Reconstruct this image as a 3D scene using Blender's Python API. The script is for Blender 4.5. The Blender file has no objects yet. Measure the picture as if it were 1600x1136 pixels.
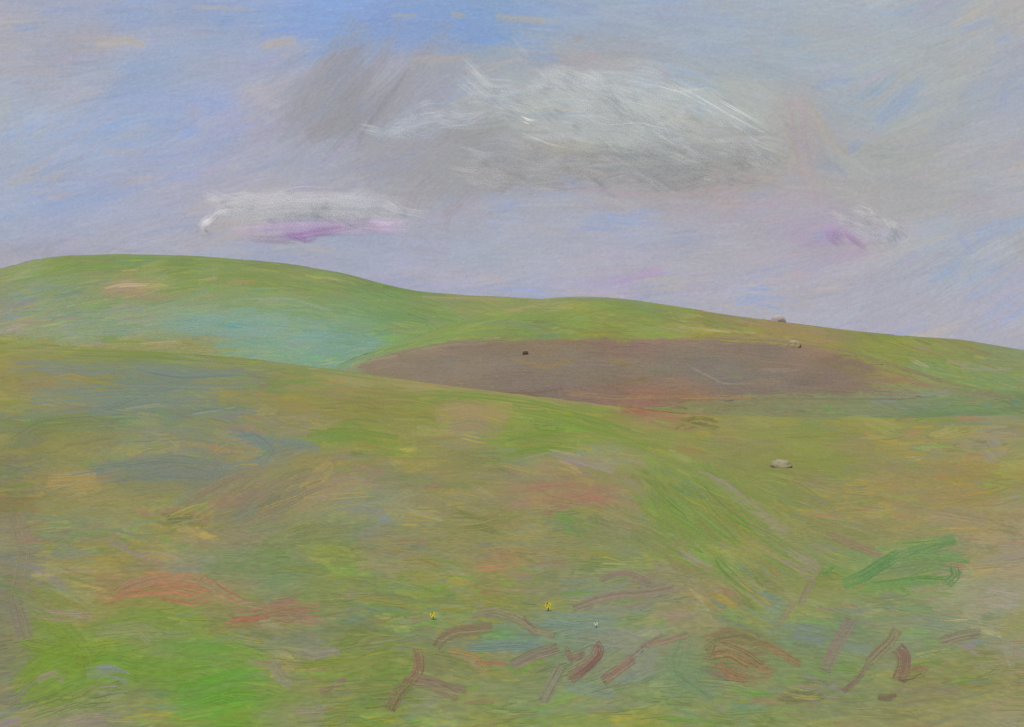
import bpy, bmesh, math, random
import numpy as np
from mathutils import Vector, noise as mnoise

# ------------------------------------------------------------------ camera, sky light, sun, exposure
scene = bpy.context.scene
COL = scene.collection
EXPO = 1.56
SKY_GAIN = 1.01 / 2 ** EXPO
EYE = 2.0                       # height of the eye above the meadow
F = 1600 * 35.0 / 36.0          # focal length in photograph pixels
CU, CV = 800.0, 568.0

cam_data = bpy.data.cameras.new('camera')
cam_data.lens = 35.0
cam_data.sensor_width = 36.0
cam_data.clip_start = 0.05
cam_data.clip_end = 12000.0
cam = bpy.data.objects.new('camera', cam_data)
cam.location = (0, 0, EYE)
cam.rotation_euler = (math.radians(90), 0, 0)
COL.objects.link(cam)
scene.camera = cam

SUN_EL, SUN_AZ = 64.0, 205.0    # degrees; azimuth clockwise from +Y (sun behind the viewer's left shoulder)
world = bpy.data.worlds.new('World')
scene.world = world
world.use_nodes = True
wn = world.node_tree
sky_tex = wn.nodes.new('ShaderNodeTexSky')
sky_tex.sky_type = 'NISHITA'
sky_tex.sun_disc = False
sky_tex.sun_elevation = math.radians(SUN_EL)
sky_tex.sun_rotation = math.radians(SUN_AZ)
wn.links.new(sky_tex.outputs['Color'], wn.nodes['Background'].inputs['Color'])
wn.nodes['Background'].inputs['Strength'].default_value = 0.05

sun_data = bpy.data.lights.new('sun', 'SUN')
sun_data.energy = 1.5
sun_data.angle = math.radians(12)
sun_data.color = (1.0, 0.95, 0.83)
sun = bpy.data.objects.new('sun', sun_data)
sd = Vector((math.sin(math.radians(SUN_AZ)) * math.cos(math.radians(SUN_EL)),
             math.cos(math.radians(SUN_AZ)) * math.cos(math.radians(SUN_EL)),
             math.sin(math.radians(SUN_EL))))
sun.rotation_euler = sd.to_track_quat('Z', 'Y').to_euler()
sun.location = (0, -20, 60)
COL.objects.link(sun)

vs = scene.view_settings
scene.display_settings.display_device = 'sRGB'
vs.view_transform = 'Standard'
vs.look = 'None'
vs.exposure = EXPO
vs.gamma = 1.0
vs.use_curve_mapping = False
scene.render.engine = 'CYCLES'
scene.cycles.max_bounces = 5
scene.cycles.diffuse_bounces = 3
scene.cycles.use_denoising = False
scene.cycles.transparent_max_bounces = 48

rng = np.random.default_rng(7)
random.seed(7)
KG = 0.62                       # albedo of the ground cover relative to the colour it shows in the picture

# ------------------------------------------------------------------ small helpers
def lin(c):
    c = np.clip(np.asarray(c, float), 0, 255) / 255.0
    return np.where(c <= 0.04045, c / 12.92, ((c + 0.055) / 1.055) ** 2.4)

def calm(c, k=0.97):
    c = np.asarray(c, float); y = c @ np.array([0.3, 0.59, 0.11])
    return y[..., None] + (c - y[..., None]) * k

def earthy(c):
    c = calm(c); b = c[..., 2] + 0.28 * np.maximum(0, 72 - c[..., 2])
    return np.concatenate([c[..., :2], b[..., None]], -1)

def tag(o, label=None, cat=None, group=None, kind=None):
    if label: o['label'] = label
    if cat: o['category'] = cat
    if group: o['group'] = group
    if kind: o['kind'] = kind
    return o

def build_mesh(name, verts, faces, cols, mat, parent=None, smooth=False, cover=None):
    """verts (n,3), faces (m,k) int array, cols (n,3) linear -> linked object"""
    verts = np.asarray(verts, np.float32); faces = np.asarray(faces, np.int32)
    me = bpy.data.meshes.new(name)
    n, (m, k) = len(verts), faces.shape
    me.vertices.add(n); me.vertices.foreach_set('co', verts.ravel())
    me.loops.add(m * k); me.loops.foreach_set('vertex_index', faces.ravel())
    me.polygons.add(m)
    me.polygons.foreach_set('loop_start', np.arange(0, m * k, k, dtype=np.int32))
    me.polygons.foreach_set('use_smooth', np.full(m, smooth, bool))
    if cols is not None:
        at = me.color_attributes.new('tint', 'FLOAT_COLOR', 'POINT')
        c4 = np.ones((n, 4), np.float32); c4[:, :3] = cols
        at.data.foreach_set('color', c4.ravel())
    if cover is not None:
        ca = me.attributes.new('cover', 'FLOAT', 'POINT'); ca.data.foreach_set('value', np.asarray(cover, np.float32).ravel())
    me.update(calc_edges=True)
    me.materials.append(mat)
    o = bpy.data.objects.new(name, me)
    COL.objects.link(o)
    if parent is not None: o.parent = parent
    return o

def grid_faces(nr, nc):
    i = np.arange(nr - 1)[:, None] * nc + np.arange(nc - 1)[None, :]
    i = i.ravel()
    return np.stack([i, i + 1, i + nc + 1, i + nc], 1)

def vnoise(x, y, seed):
    """smooth 2-D value noise in [-1, 1]"""
    x = np.asarray(x, float); y = np.asarray(y, float)
    xi = np.floor(x).astype(np.int64); yi = np.floor(y).astype(np.int64)
    fx, fy = x - xi, y - yi
    fx = fx * fx * (3 - 2 * fx); fy = fy * fy * (3 - 2 * fy)
    def h(a, b):
        q = (a * 374761393 + b * 668265263 + seed * 982451653) & 0xFFFFFFFF
        q = ((q ^ (q >> 13)) * 1274126177) & 0xFFFFFFFF
        return ((q ^ (q >> 16)) & 0xFFFF) / 32767.5 - 1.0
    return (h(xi, yi) * (1 - fx) + h(xi + 1, yi) * fx) * (1 - fy) + (h(xi, yi + 1) * (1 - fx) + h(xi + 1, yi + 1) * fx) * fy

# ------------------------------------------------------------------ materials
def mat_cover(name, grain=0.10, scale=9.0, rough=0.9, translucent=0.0, thin=False):
    m = bpy.data.materials.new(name); m.use_nodes = True
    nt = m.node_tree; b = nt.nodes['Principled BSDF']
    a = nt.nodes.new('ShaderNodeAttribute'); a.attribute_name = 'tint'
    n = nt.nodes.new('ShaderNodeTexNoise'); n.inputs['Scale'].default_value = scale; n.inputs['Detail'].default_value = 5
    g = nt.nodes.new('ShaderNodeNewGeometry')
    nt.links.new(g.outputs['Position'], n.inputs['Vector'])
    mr = nt.nodes.new('ShaderNodeMapRange')
    mr.inputs['From Min'].default_value = 0.25; mr.inputs['From Max'].default_value = 0.75
    mr.inputs['To Min'].default_value = 1 - grain; mr.inputs['To Max'].default_value = 1 + grain
    nt.links.new(n.outputs['Fac'], mr.inputs['Value'])
    mx = nt.nodes.new('ShaderNodeVectorMath'); mx.operation = 'SCALE'
    nt.links.new(a.outputs['Color'], mx.inputs[0]); nt.links.new(mr.outputs['Result'], mx.inputs['Scale'])
    nt.links.new(mx.outputs['Vector'], b.inputs['Base Color'])
    b.inputs['Roughness'].default_value = rough
    b.inputs['Specular IOR Level'].default_value = 0.15
    if translucent:
        t = nt.nodes.new('ShaderNodeBsdfTranslucent'); s = nt.nodes.new('ShaderNodeMixShader')
        d = nt.nodes.new('ShaderNodeBsdfDiffuse')
        nt.links.new(mx.outputs['Vector'], t.inputs['Color']); nt.links.new(mx.outputs['Vector'], d.inputs['Color'])
        s.inputs['Fac'].default_value = translucent
        nt.links.new(d.outputs['BSDF'], s.inputs[1]); nt.links.new(t.outputs['BSDF'], s.inputs[2])
        nt.links.new(s.outputs['Shader'], nt.nodes['Material Output'].inputs['Surface'])
    if thin:                     # sparse growth or vapour: the surface covers only a part of what lies behind it
        last = nt.nodes['Material Output'].inputs['Surface'].links[0].from_socket
        cv = nt.nodes.new('ShaderNodeAttribute'); cv.attribute_name = 'cover'
        tr = nt.nodes.new('ShaderNodeBsdfTransparent'); ms = nt.nodes.new('ShaderNodeMixShader')
        nt.links.new(cv.outputs['Fac'], ms.inputs['Fac']); nt.links.new(tr.outputs['BSDF'], ms.inputs[1]); nt.links.new(last, ms.inputs[2])
        nt.links.new(ms.outputs['Shader'], nt.nodes['Material Output'].inputs['Surface'])
    return m

M_GRASS = mat_cover('grass_cover', 0.16, 14)
M_FAR = mat_cover('hill_cover', 0.14, 0.9)
M_SOIL = mat_cover('turned_soil', 0.20, 2.2)
M_BARE = mat_cover('bare_soil', 0.20, 16)
M_BARK = mat_cover('dry_bark', 0.22, 40)
M_LEAF = mat_cover('leaf', 0.14, 30)
M_ROCK = mat_cover('pale_rock', 0.16, 12)
M_PETAL = mat_cover('petal', 0.08, 60)
M_CLOUD = mat_cover('cloud_vapour', 0.03, 0.02, translucent=0.45, thin=True)
M_SWARD = mat_cover('sward', 0.13, 16, thin=True)
M_SWARD_FAR = mat_cover('far_sward', 0.12, 1.1, thin=True)
M_CLOD = mat_cover('clods', 0.16, 2.2, thin=True)
M_EARTH = mat_cover('loose_earth', 0.16, 18, thin=True)

M_SKY = bpy.data.materials.new('sky_light'); M_SKY.use_nodes = True
nt = M_SKY.node_tree
for n in list(nt.nodes):
    if n.type != 'OUTPUT_MATERIAL': nt.nodes.remove(n)
em = nt.nodes.new('ShaderNodeEmission'); at = nt.nodes.new('ShaderNodeAttribute'); at.attribute_name = 'tint'
em.inputs['Strength'].default_value = SKY_GAIN
nt.links.new(at.outputs['Color'], em.inputs['Color'])
nt.links.new(em.outputs['Emission'], nt.nodes['Material Output'].inputs['Surface'])
M_SKY.cycles.emission_sampling = 'NONE'

# ------------------------------------------------------------------ colours of the land cover, by region
class ColourField:
    """scattered colour samples blended with a soft kernel (columns squeezed: growth runs in horizontal bands)"""
    def __init__(self, pts, soft=55.0, aspect=1.7):
        p = np.array(pts, float)
        self.u, self.v, self.c = p[:, 0], p[:, 1], p[:, 2:5]
        self.soft, self.aspect = soft, aspect
    def __call__(self, u, v):
        u = np.clip(np.asarray(u, float).ravel(), -60, 1660); v = np.asarray(v, float).ravel()
        out = np.empty((len(u), 3))
        for s in range(0, len(u), 20000):
            du = (u[s:s + 20000, None] - self.u[None]) / self.aspect
            dv = v[s:s + 20000, None] - self.v[None]
            w = 1.0 / (du * du + dv * dv + self.soft ** 2 * 0.12) ** 2.0
            out[s:s + 20000] = (w @ self.c) / w.sum(1)[:, None]
        return out

FAR_PTS = [
 (0,425,126,140,92),(100,412,122,140,80),(200,408,122,142,80),(300,408,122,140,80),(400,415,124,140,84),(500,428,128,138,90),(600,448,116,138,82),
 (0,450,128,140,108),(100,448,126,144,96),(200,446,146,138,98),(300,440,124,142,78),(400,440,124,142,78),(500,450,126,140,80),(600,470,116,144,84),
 (0,485,138,140,120),(100,485,130,144,110),(200,478,134,148,112),(300,476,128,148,112),(400,475,124,146,100),(500,480,118,144,96),(600,492,116,146,92),(690,490,120,144,82),
 (0,515,142,142,122),(100,512,138,146,120),(200,510,130,148,122),(300,508,122,152,138),(400,505,116,154,142),(470,508,124,152,124),(560,510,120,150,116),(640,512,120,146,90),
 (0,540,132,140,62),(60,542,134,140,70),(200,540,138,140,86),(300,540,138,138,88),(400,530,122,150,128),(500,530,118,152,134),(560,540,116,150,128),(640,530,122,146,84),
 (700,470,130,140,84),(760,480,136,142,84)]
NEAR_PTS = [
 (520,560,124,146,110),(580,548,124,146,96),(650,530,126,146,84),(700,510,128,146,72),(760,495,132,146,70),(800,475,138,140,82),
 (860,472,136,142,92),(900,478,138,146,74),(960,480,126,142,72),(1000,480,126,142,84),(1060,485,130,140,76),(900,500,130,146,66),(800,505,126,142,78),(1000,505,132,144,72),
 (850,516,122,138,84),(950,518,134,136,66),(1080,505,142,142,80),(1100,525,138,134,62),(1150,500,134,132,82),(1200,508,146,130,80),(1250,520,142,128,76),
 (1150,525,140,132,64),(1300,520,140,130,82),(1300,540,140,128,76),(1360,535,130,136,66),(1400,545,132,140,62),(1450,545,138,136,82),(1500,555,132,140,76),(1550,550,134,138,90),(1600,552,126,138,92),
 (1400,580,132,138,60),(1450,575,126,144,80),(1500,590,128,142,76),(1560,590,126,142,84),(1600,595,132,140,84),
 (1500,620,118,138,92),(1560,625,116,136,88),(1400,630,118,128,98),(1300,635,122,130,88),(1200,635,126,126,86),(1100,636,130,126,84),(1600,630,112,130,88),(1450,640,112,130,90)]
FIELD_PTS = [
 (560,565,130,114,88),(650,550,132,116,92),(720,540,130,114,92),(700,575,126,116,98),(800,535,132,114,84),(900,530,134,114,82),(800,560,126,116,98),(850,550,130,112,84),
 (900,560,124,114,96),(950,545,132,112,92),(950,580,124,112,92),(1000,540,136,112,96),(1060,535,134,116,96),(1050,560,124,114,96),(1100,575,122,113,98),(1000,590,126,114,92),
 (800,590,124,110,92),(700,590,132,116,90),(850,605,120,106,90),(950,610,128,106,86),(1000,620,142,106,82),(1080,615,136,108,80),(1150,540,130,112,92),(1200,550,126,112,94),(1130,590,120,112,98),
 (1200,590,124,112,92),(1260,545,138,114,92),(1300,560,130,110,82),(1300,590,126,110,94),(1350,590,130,112,84),(1400,595,134,112,80),(1460,605,138,114,86),(1200,612,122,108,92),(1350,612,124,110,88)]
MEADOW_PTS = [
 (0,545,140,140,72),(120,555,136,140,70),(250,556,134,140,68),(380,566,134,140,78),(460,575,132,138,82),(540,586,152,142,86),(640,602,152,140,84),(740,612,148,140,80),(840,628,146,138,78),(930,640,136,138,70),
 (30,580,142,132,74),(110,580,128,132,108),(140,598,142,132,62),(240,585,118,132,108),(300,585,122,132,100),(390,590,126,132,104),(460,596,138,130,92),(520,605,142,136,96),(600,618,140,134,72),
 (20,625,140,132,72),(80,615,134,130,100),(150,625,128,128,104),(220,615,114,130,108),(300,620,124,132,98),(350,612,146,134,70),(430,620,142,130,76),(480,625,140,132,62),(560,640,136,134,58),(650,640,138,138,56),(750,645,156,138,84),(700,660,146,134,84),(800,655,134,140,58),(860,648,122,142,46),(950,655,130,140,60),(1000,640,154,112,80),(1060,640,154,114,80),(1130,655,134,132,74),(1200,660,136,136,74),(1300,660,136,134,72),(1400,660,134,136,78),(1500,660,136,134,80),(1590,655,134,132,90),
 (20,660,122,130,82),(60,670,122,128,70),(130,662,120,130,76),(190,650,114,128,110),(260,650,120,130,98),(340,648,112,128,108),(330,660,140,134,84),(420,650,140,130,88),(490,660,146,132,94),(520,685,116,138,42),(560,675,132,136,60),(600,690,130,136,56),(640,680,142,134,70),(720,685,152,136,90),(800,690,118,140,48),(860,690,116,140,46),(900,680,124,140,56),(980,680,138,138,72),(1040,690,128,138,60),(1150,680,142,136,84),(1250,680,138,138,64),(1350,685,140,134,72),(1450,685,144,136,80),(1550,690,148,138,104),
 (20,700,124,122,80),(90,700,132,130,74),(150,690,132,128,82),(220,690,142,138,84),(300,690,130,128,96),(380,690,124,128,106),(350,710,138,128,88),(440,700,122,126,110),(480,720,142,132,78),(540,720,140,128,88),(640,710,134,132,74),(740,715,130,130,76),(820,720,140,134,94),(880,712,146,138,104),(950,715,140,138,98),(1050,715,130,136,70),(1130,720,138,134,72),(1200,720,136,136,70),(1290,720,130,136,58),(1400,720,142,132,80),(1480,715,146,134,88),(1580,720,140,138,76),
 (20,745,120,120,92),(80,755,148,130,78),(130,750,160,138,78),(180,735,124,126,98),(260,730,116,124,108),(330,735,122,124,106),(420,745,134,128,88),(520,745,146,130,88),(600,745,136,130,92),(700,745,136,130,82),(800,745,138,128,90),(880,745,146,126,84),(960,745,138,132,80),(1040,745,128,136,62),(1120,745,122,136,56),(1200,750,130,134,66),(1300,750,138,132,84),(1400,755,146,132,80),(1500,745,150,132,66),(1590,745,148,136,72),
 (20,780,132,118,72),(100,790,136,130,82),(180,790,138,132,82),(260,785,132,130,82),(340,785,138,126,92),(420,775,132,124,94),(500,770,144,132,88),(600,780,136,134,104),(680,775,138,130,86),(760,785,140,130,86),(840,775,150,122,86),(920,775,160,118,86),(980,775,142,128,90),(1050,785,122,138,60),(1130,785,126,138,66),(1220,785,132,134,72),(1320,790,140,132,80),(1420,785,148,132,82),(1520,775,148,130,78),(1590,790,146,136,94),
 (20,830,138,126,96),(110,820,120,132,92),(200,815,134,132,80),(300,825,148,134,80),(380,830,132,126,98),(470,830,130,132,88),(560,825,128,134,96),(660,815,140,132,84),(760,825,138,132,80),(840,815,144,132,86),(900,808,124,138,72),(960,820,138,130,92),(1040,815,124,138,66),(1120,830,126,138,66),(1220,825,136,134,80),(1320,835,136,130,80),(1420,830,150,136,88),(1520,830,150,132,90),(1590,830,152,136,100),
 (20,875,128,122,100),(100,870,138,132,80),(180,865,140,132,78),(270,870,138,132,108),(350,880,124,136,92),(430,870,122,138,82),(520,865,128,138,70),(600,870,136,132,96),(680,880,136,132,84),(780,875,144,128,90),(860,865,142,134,92),(940,870,130,136,84),(1020,875,132,138,88),(1100,870,126,138,74),(1190,870,132,136,84),(1280,870,130,136,80),(1360,870,116,138,82),(1440,860,114,138,82),(1530,870,150,136,96),(1590,880,154,140,112),
 (20,920,128,120,96),(100,920,132,130,76),(170,920,150,126,84),(260,905,160,120,84),(340,930,146,128,90),(430,915,120,134,98),(500,925,126,136,78),(580,925,128,136,74),(680,920,130,136,72),(760,920,138,134,76),(860,910,132,134,96),(940,910,130,134,104),(1020,915,138,130,104),(1100,930,144,134,90),(1190,930,136,134,86),(1280,925,134,136,78),(1360,915,122,138,76),(1450,920,136,138,94),(1540,930,150,144,116),(1590,935,156,150,122),
 (20,960,124,120,94),(90,955,122,130,60),(150,965,146,132,84),(220,960,124,138,58),(300,965,120,140,58),(370,960,140,128,82),(450,955,138,118,88),(540,955,128,130,86),(620,960,126,136,82),(700,960,126,136,92),(780,950,130,134,80),(860,950,132,138,84),(920,970,120,136,114),(1000,960,132,132,100),(1090,965,142,134,100),(1180,960,134,134,86),(1270,960,128,136,84),(1360,960,132,138,98),(1450,960,138,140,104),(1540,970,148,144,112),(1590,970,140,138,84),
 (20,1000,126,122,96),(80,1005,114,140,44),(160,1000,120,142,56),(240,1000,132,140,88),(320,1000,116,140,66),(400,1000,130,132,90),(480,1000,128,128,104),(560,1000,126,134,72),(640,1000,122,130,98),(720,995,128,130,80),(800,1000,118,132,110),(870,1000,118,136,116),(940,1005,130,136,110),(1020,1000,132,136,106),(1100,1000,130,130,86),(1180,1005,124,130,80),(1270,990,118,130,104),(1350,1005,126,134,98),(1440,1000,130,138,102),(1520,1010,134,132,88),(1590,1010,144,140,104),
 (20,1045,120,118,96),(80,1040,116,144,34),(150,1035,110,144,34),(220,1045,112,142,44),(300,1045,112,146,46),(370,1040,114,146,50),(440,1045,134,130,96),(520,1040,126,134,60),(600,1040,122,134,64),(680,1035,126,128,80),(760,1040,134,132,74),(840,1045,126,132,80),(920,1050,130,134,102),(1000,1050,128,136,104),(1080,1050,118,138,94),(1160,1050,124,126,82),(1240,1050,122,134,82),(1330,1040,122,136,84),(1420,1040,130,132,84),(1500,1050,130,132,82),(1590,1050,140,136,92),
 (20,1085,130,124,100),(80,1075,112,140,44),(150,1085,122,134,74),(220,1085,126,130,88),(300,1090,106,146,46),(370,1090,108,148,44),(440,1085,122,136,70),(520,1080,126,130,84),(600,1085,118,130,64),(680,1080,122,130,78),(760,1080,130,134,88),(840,1085,128,136,88),(920,1090,132,136,92),(1000,1090,130,138,90),(1080,1085,124,140,92),(1160,1085,126,138,86),(1240,1085,138,130,92),(1330,1085,130,136,90),(1420,1080,132,128,82),(1500,1085,132,130,80),(1590,1085,138,134,88),
 (40,1125,134,132,100),(150,1125,138,132,112),(260,1125,126,136,74),(360,1125,106,148,42),(450,1120,130,136,92),(560,1125,118,136,56),(680,1125,134,138,92),(800,1125,132,142,80),(900,1125,126,140,72),(1000,1125,142,146,66),(1100,1120,130,138,80),(1220,1120,128,136,84),(1340,1125,140,138,88),(1450,1125,140,134,88),(1570,1125,146,138,104),
 (300,1250,116,142,62),(800,1250,126,138,84),(1300,1250,132,136,88)]
SKY_PTS = [
 (0,15,170,170,184),(100,20,160,168,192),(200,20,150,166,200),(300,20,150,166,200),(400,25,142,166,210),(500,25,132,164,218),(600,30,132,162,214),(700,35,130,162,214),(760,40,124,158,214),(820,30,140,164,204),(900,30,148,166,200),(1000,25,156,168,196),(1100,30,158,170,198),(1200,30,160,172,198),(1300,30,164,172,194),(1400,25,164,172,192),(1500,25,162,170,194),(1590,25,172,168,174),
 (0,70,172,170,180),(80,65,164,168,184),(150,60,170,166,176),(220,70,160,168,192),(300,70,152,168,200),(400,65,158,168,194),(500,60,138,164,210),(560,60,134,164,214),(630,60,142,162,206),(700,65,150,160,188),(760,60,134,162,210),(830,60,152,164,192),(900,60,156,162,180),(1000,65,164,168,182),(1100,65,158,170,198),(1180,70,160,170,190),(1300,70,166,172,186),(1400,70,164,172,190),(1500,60,168,172,188),(1590,70,164,168,192),
 (0,110,172,170,184),(60,110,170,168,180),(150,110,160,170,192),(220,105,146,168,202),(300,110,158,168,190),(350,105,166,168,188),(420,100,160,168,194),(480,110,162,166,184),(540,110,150,150,162),(600,110,164,164,178),(660,95,164,162,172),(740,100,160,162,174),(800,90,164,166,178),(880,85,164,160,168),(940,90,164,162,170),(1000,110,172,174,184),(1100,95,158,170,196),(1200,105,158,170,192),(1300,115,160,170,192),(1400,100,168,172,182),(1500,105,168,170,182),(1590,110,164,168,192),
 (0,150,164,176,194),(80,150,164,172,190),(140,145,172,170,182),(210,150,152,170,206),(290,160,150,168,206),(340,155,152,166,206),(420,155,172,170,184),(480,160,154,156,164),(540,150,148,146,152),(600,150,158,156,162),(660,150,162,162,174),(740,150,168,170,182),(820,150,170,172,178),(900,150,176,178,182),(1000,150,178,182,186),(1080,150,176,180,186),(1160,140,168,172,180),(1240,150,166,164,176),(1320,150,160,168,188),(1400,150,156,168,194),(1480,150,164,170,184),(1590,160,162,168,194),
 (0,200,164,176,194),(80,200,160,172,196),(160,195,158,172,200),(250,200,154,170,204),(330,200,160,168,200),(420,200,168,168,186),(480,190,158,158,170),(540,190,152,150,154),(600,200,160,164,174),(660,195,164,166,176),(740,200,156,154,160),(820,190,170,172,176),(900,190,174,176,178),(1000,200,178,182,182),(1080,195,176,180,182),(1160,190,172,176,180),(1250,200,168,158,168),(1320,200,164,166,178),(1390,190,158,168,188),(1480,200,164,168,184),(1590,200,166,168,190),
 (0,245,164,174,194),(80,240,160,172,196),(160,245,158,172,200),(250,240,160,170,198),(330,245,164,168,192),(420,245,166,168,186),(500,250,164,168,184),(570,240,160,162,174),(640,230,158,158,166),(720,240,154,152,156),(800,240,154,152,156),(880,235,160,160,162),(960,235,166,168,168),(1050,240,164,166,168),(1130,235,154,154,160),(1200,225,158,158,162),(1260,240,168,160,168),(1330,240,164,166,174),(1420,240,164,166,174),(1500,240,168,168,182),(1590,240,170,168,186),
 (0,285,162,172,196),(80,290,164,170,192),(160,285,164,170,196),(250,285,166,168,188),(330,290,168,166,184),(420,285,172,168,180),(500,285,168,168,182),(580,285,166,166,176),(650,285,160,158,164),(720,280,162,158,166),(780,275,158,152,160),(860,285,164,156,166),(940,288,164,156,164),(1020,285,160,156,162),(1100,285,160,152,156),(1160,275,162,156,164),(1240,285,170,162,172),(1320,290,166,164,174),(1420,290,164,164,174),(1500,290,168,168,182),(1590,290,168,168,186),
 (0,325,160,172,198),(80,325,154,168,200),(160,320,158,170,200),(240,320,166,168,188),(310,330,170,168,184),(400,320,178,178,184),(500,315,176,174,182),(580,310,172,170,178),(660,310,166,164,172),(740,310,166,162,176),(820,315,166,164,180),(900,310,166,164,180),(980,310,170,162,176),(1060,310,168,160,176),(1140,310,172,160,176),(1220,315,170,162,182),(1300,330,168,158,182),(1380,330,168,166,178),(1480,320,168,166,178),(1590,330,170,168,186),
 (0,365,160,170,194),(80,365,164,168,190),(160,365,166,168,186),(250,365,166,168,184),(320,375,166,168,184),(450,385,162,168,188),(550,380,160,168,190),(640,375,164,168,190),(720,350,168,168,186),(800,350,166,168,192),(900,350,166,168,190),(1000,345,164,168,194),(1080,350,166,164,188),(1160,350,166,162,186),(1240,350,168,160,188),(1300,370,168,154,188),(1380,370,172,166,184),(1480,370,162,170,194),(1590,370,168,170,188),
 (0,400,168,164,174),(80,392,162,162,178),(160,390,166,164,180),(300,392,162,166,184),(450,400,164,166,184),(550,405,164,168,188),(640,410,166,168,192),(740,400,166,170,192),(840,400,168,168,188),(940,400,170,166,188),(1020,400,170,166,188),(1100,400,172,168,186),(1200,400,172,166,188),(1300,410,172,166,190),(1400,410,170,168,188),(1490,410,162,172,198),(1590,420,168,170,192),
 (640,440,168,168,188),(760,445,170,166,186),(860,450,166,166,188),(960,440,172,162,190),(1050,440,170,168,188),(1150,450,170,168,192),(1250,460,170,166,190),(1350,460,168,166,192),(1450,470,168,168,194),(1550,480,168,168,196),(1200,490,172,168,186),(1300,500,170,168,192),(1400,510,172,168,192),(1550,515,170,168,194),
 (800,560,170,168,190),(200,560,166,166,186)]

far_col, near_col = ColourField(FAR_PTS, 40), ColourField(NEAR_PTS, 36)
MEADOW_PTS = [(u, v, r - 1, g + 2, b) for u, v, r, g, b in MEADOW_PTS]
FIELD_PTS = [(u, v, r - 2, g - 1, b + 2) for u, v, r, g, b in FIELD_PTS]
SKY_PTS = [(u, v, r - (-1 if u > 1050 else 1 if u > 700 else 0), g + (3 if u > 700 else 1), b - (7 if u > 1050 else 1 if u > 700 else -2)) for u, v, r, g, b in SKY_PTS]
field_col, meadow_col, sky_col = ColourField(FIELD_PTS, 44), ColourField(MEADOW_PTS, 44), ColourField(SKY_PTS, 50)

# ------------------------------------------------------------------ terrain: three swells of ground, one behind the other
def curve(pts):
    p = np.array(pts, float)
    x = np.linspace(p[0, 0], p[-1, 0], 1200)
    y = np.interp(x, p[:, 0], p[:, 1])
    k = np.hanning(21); k /= k.sum()
    y = np.convolve(np.pad(y, 10, mode='edge'), k, 'valid')
    def f(u):
        return np.interp(u, x, y)
    return f

crest_meadow = curve([(-1500,600),(-400,548),(0,537),(100,540),(200,546),(400,562),(530,578),(700,603),(850,621),(960,634),(1060,646),(1200,651),(1400,653),(1600,648),(2000,640),(3100,600)])
crest_near = curve([(-1500,660),(300,680),(420,630),(480,594),(560,556),(640,530),(700,508),(750,490),(800,474),(850,466),(900,463),(940,464),(1000,470),(1060,479),(1130,491),(1250,507),(1330,517),(1400,524),(1500,530),(1600,547),(1750,570),(2200,590),(3100,600)])
crest_far = curve([(-1500,560),(-400,470),(-150,436),(0,420),(60,404),(110,399),(180,397),(260,398),(340,402),(450,412),(540,427),(600,444),(650,455),(700,459),(760,463),(820,465),(880,470),(1000,520),(1200,560),(1700,600),(3100,600)])
R_MEADOW_L, R_MEADOW_R = 58.0, 44.0
R_NEAR0, R_NEAR = 95.0, 260.0
R_FAR0, R_FAR = 330.0, 600.0
R_END = 2900.0

def sstep(x):
    x = np.clip(x, 0, 1)
    return x * x * (3 - 2 * x)

def polar(az):
    azc = np.clip(az, -1.05, 1.05)
    u = CU + F * np.tan(azc)
    side = sstep((np.abs(az) - 0.95) / 0.9)
    def tt(fn, flat):
        return ((CV - fn(u)) / F * np.cos(azc)) * (1 - side) + flat * side
    rc = R_MEADOW_L + (R_MEADOW_R - R_MEADOW_L) * sstep((u - 200) / 800)
    return tt(crest_meadow, -0.02), tt(crest_near, 0.0), tt(crest_far, 0.02), rc

def terrain_t(az, r):
    """tangent of elevation seen from the eye at azimuth az, distance r"""
    tm, tn, tf, rc = polar(az)
    q = np.clip(r / rc, 0, 1)
    t1 = -EYE / np.maximum(r, 0.05) + (tm + EYE / rc) * q * q * (3 - 2 * q)
    t_dip = tm - 0.055
    t2 = tm - 0.055 * sstep((r - rc) / (R_NEAR0 - rc))
    g = np.clip((r - R_NEAR0) / (R_NEAR - R_NEAR0), 0, 1)
    t3 = t_dip + (tn - t_dip) * (1 - (1 - g) ** 2)
    t4 = tn - 0.05 * sstep((r - R_NEAR) / (R_FAR0 - R_NEAR))
    g = np.clip((r - R_FAR0) / (R_FAR - R_FAR0), 0, 1)
    t5 = (tn - 0.05) + (tf - tn + 0.05) * (1 - (1 - g) ** 2)
    m = sstep((r - R_FAR) / 1300.0)
    t6 = (tf - 0.03 * sstep((r - R_FAR) / 200.0)) * (1 - m) + (-12.0 / np.maximum(r, 1)) * m
    return np.where(r < rc, t1, np.where(r < R_NEAR0, t2, np.where(r < R_NEAR, t3, np.where(r < R_FAR0, t4, np.where(r < R_FAR, t5, t6)))))

def ground_z(x, y):
    x = np.asarray(x, float); y = np.asarray(y, float)
    r = np.hypot(x, y)
    return EYE + r * terrain_t(np.arctan2(x, y), r)

def uv_of(az, r):
    azc = np.clip(az, -1.05, 1.05)
    return CU + F * np.tan(azc), CV - F * terrain_t(az, r) / np.cos(azc)

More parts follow.
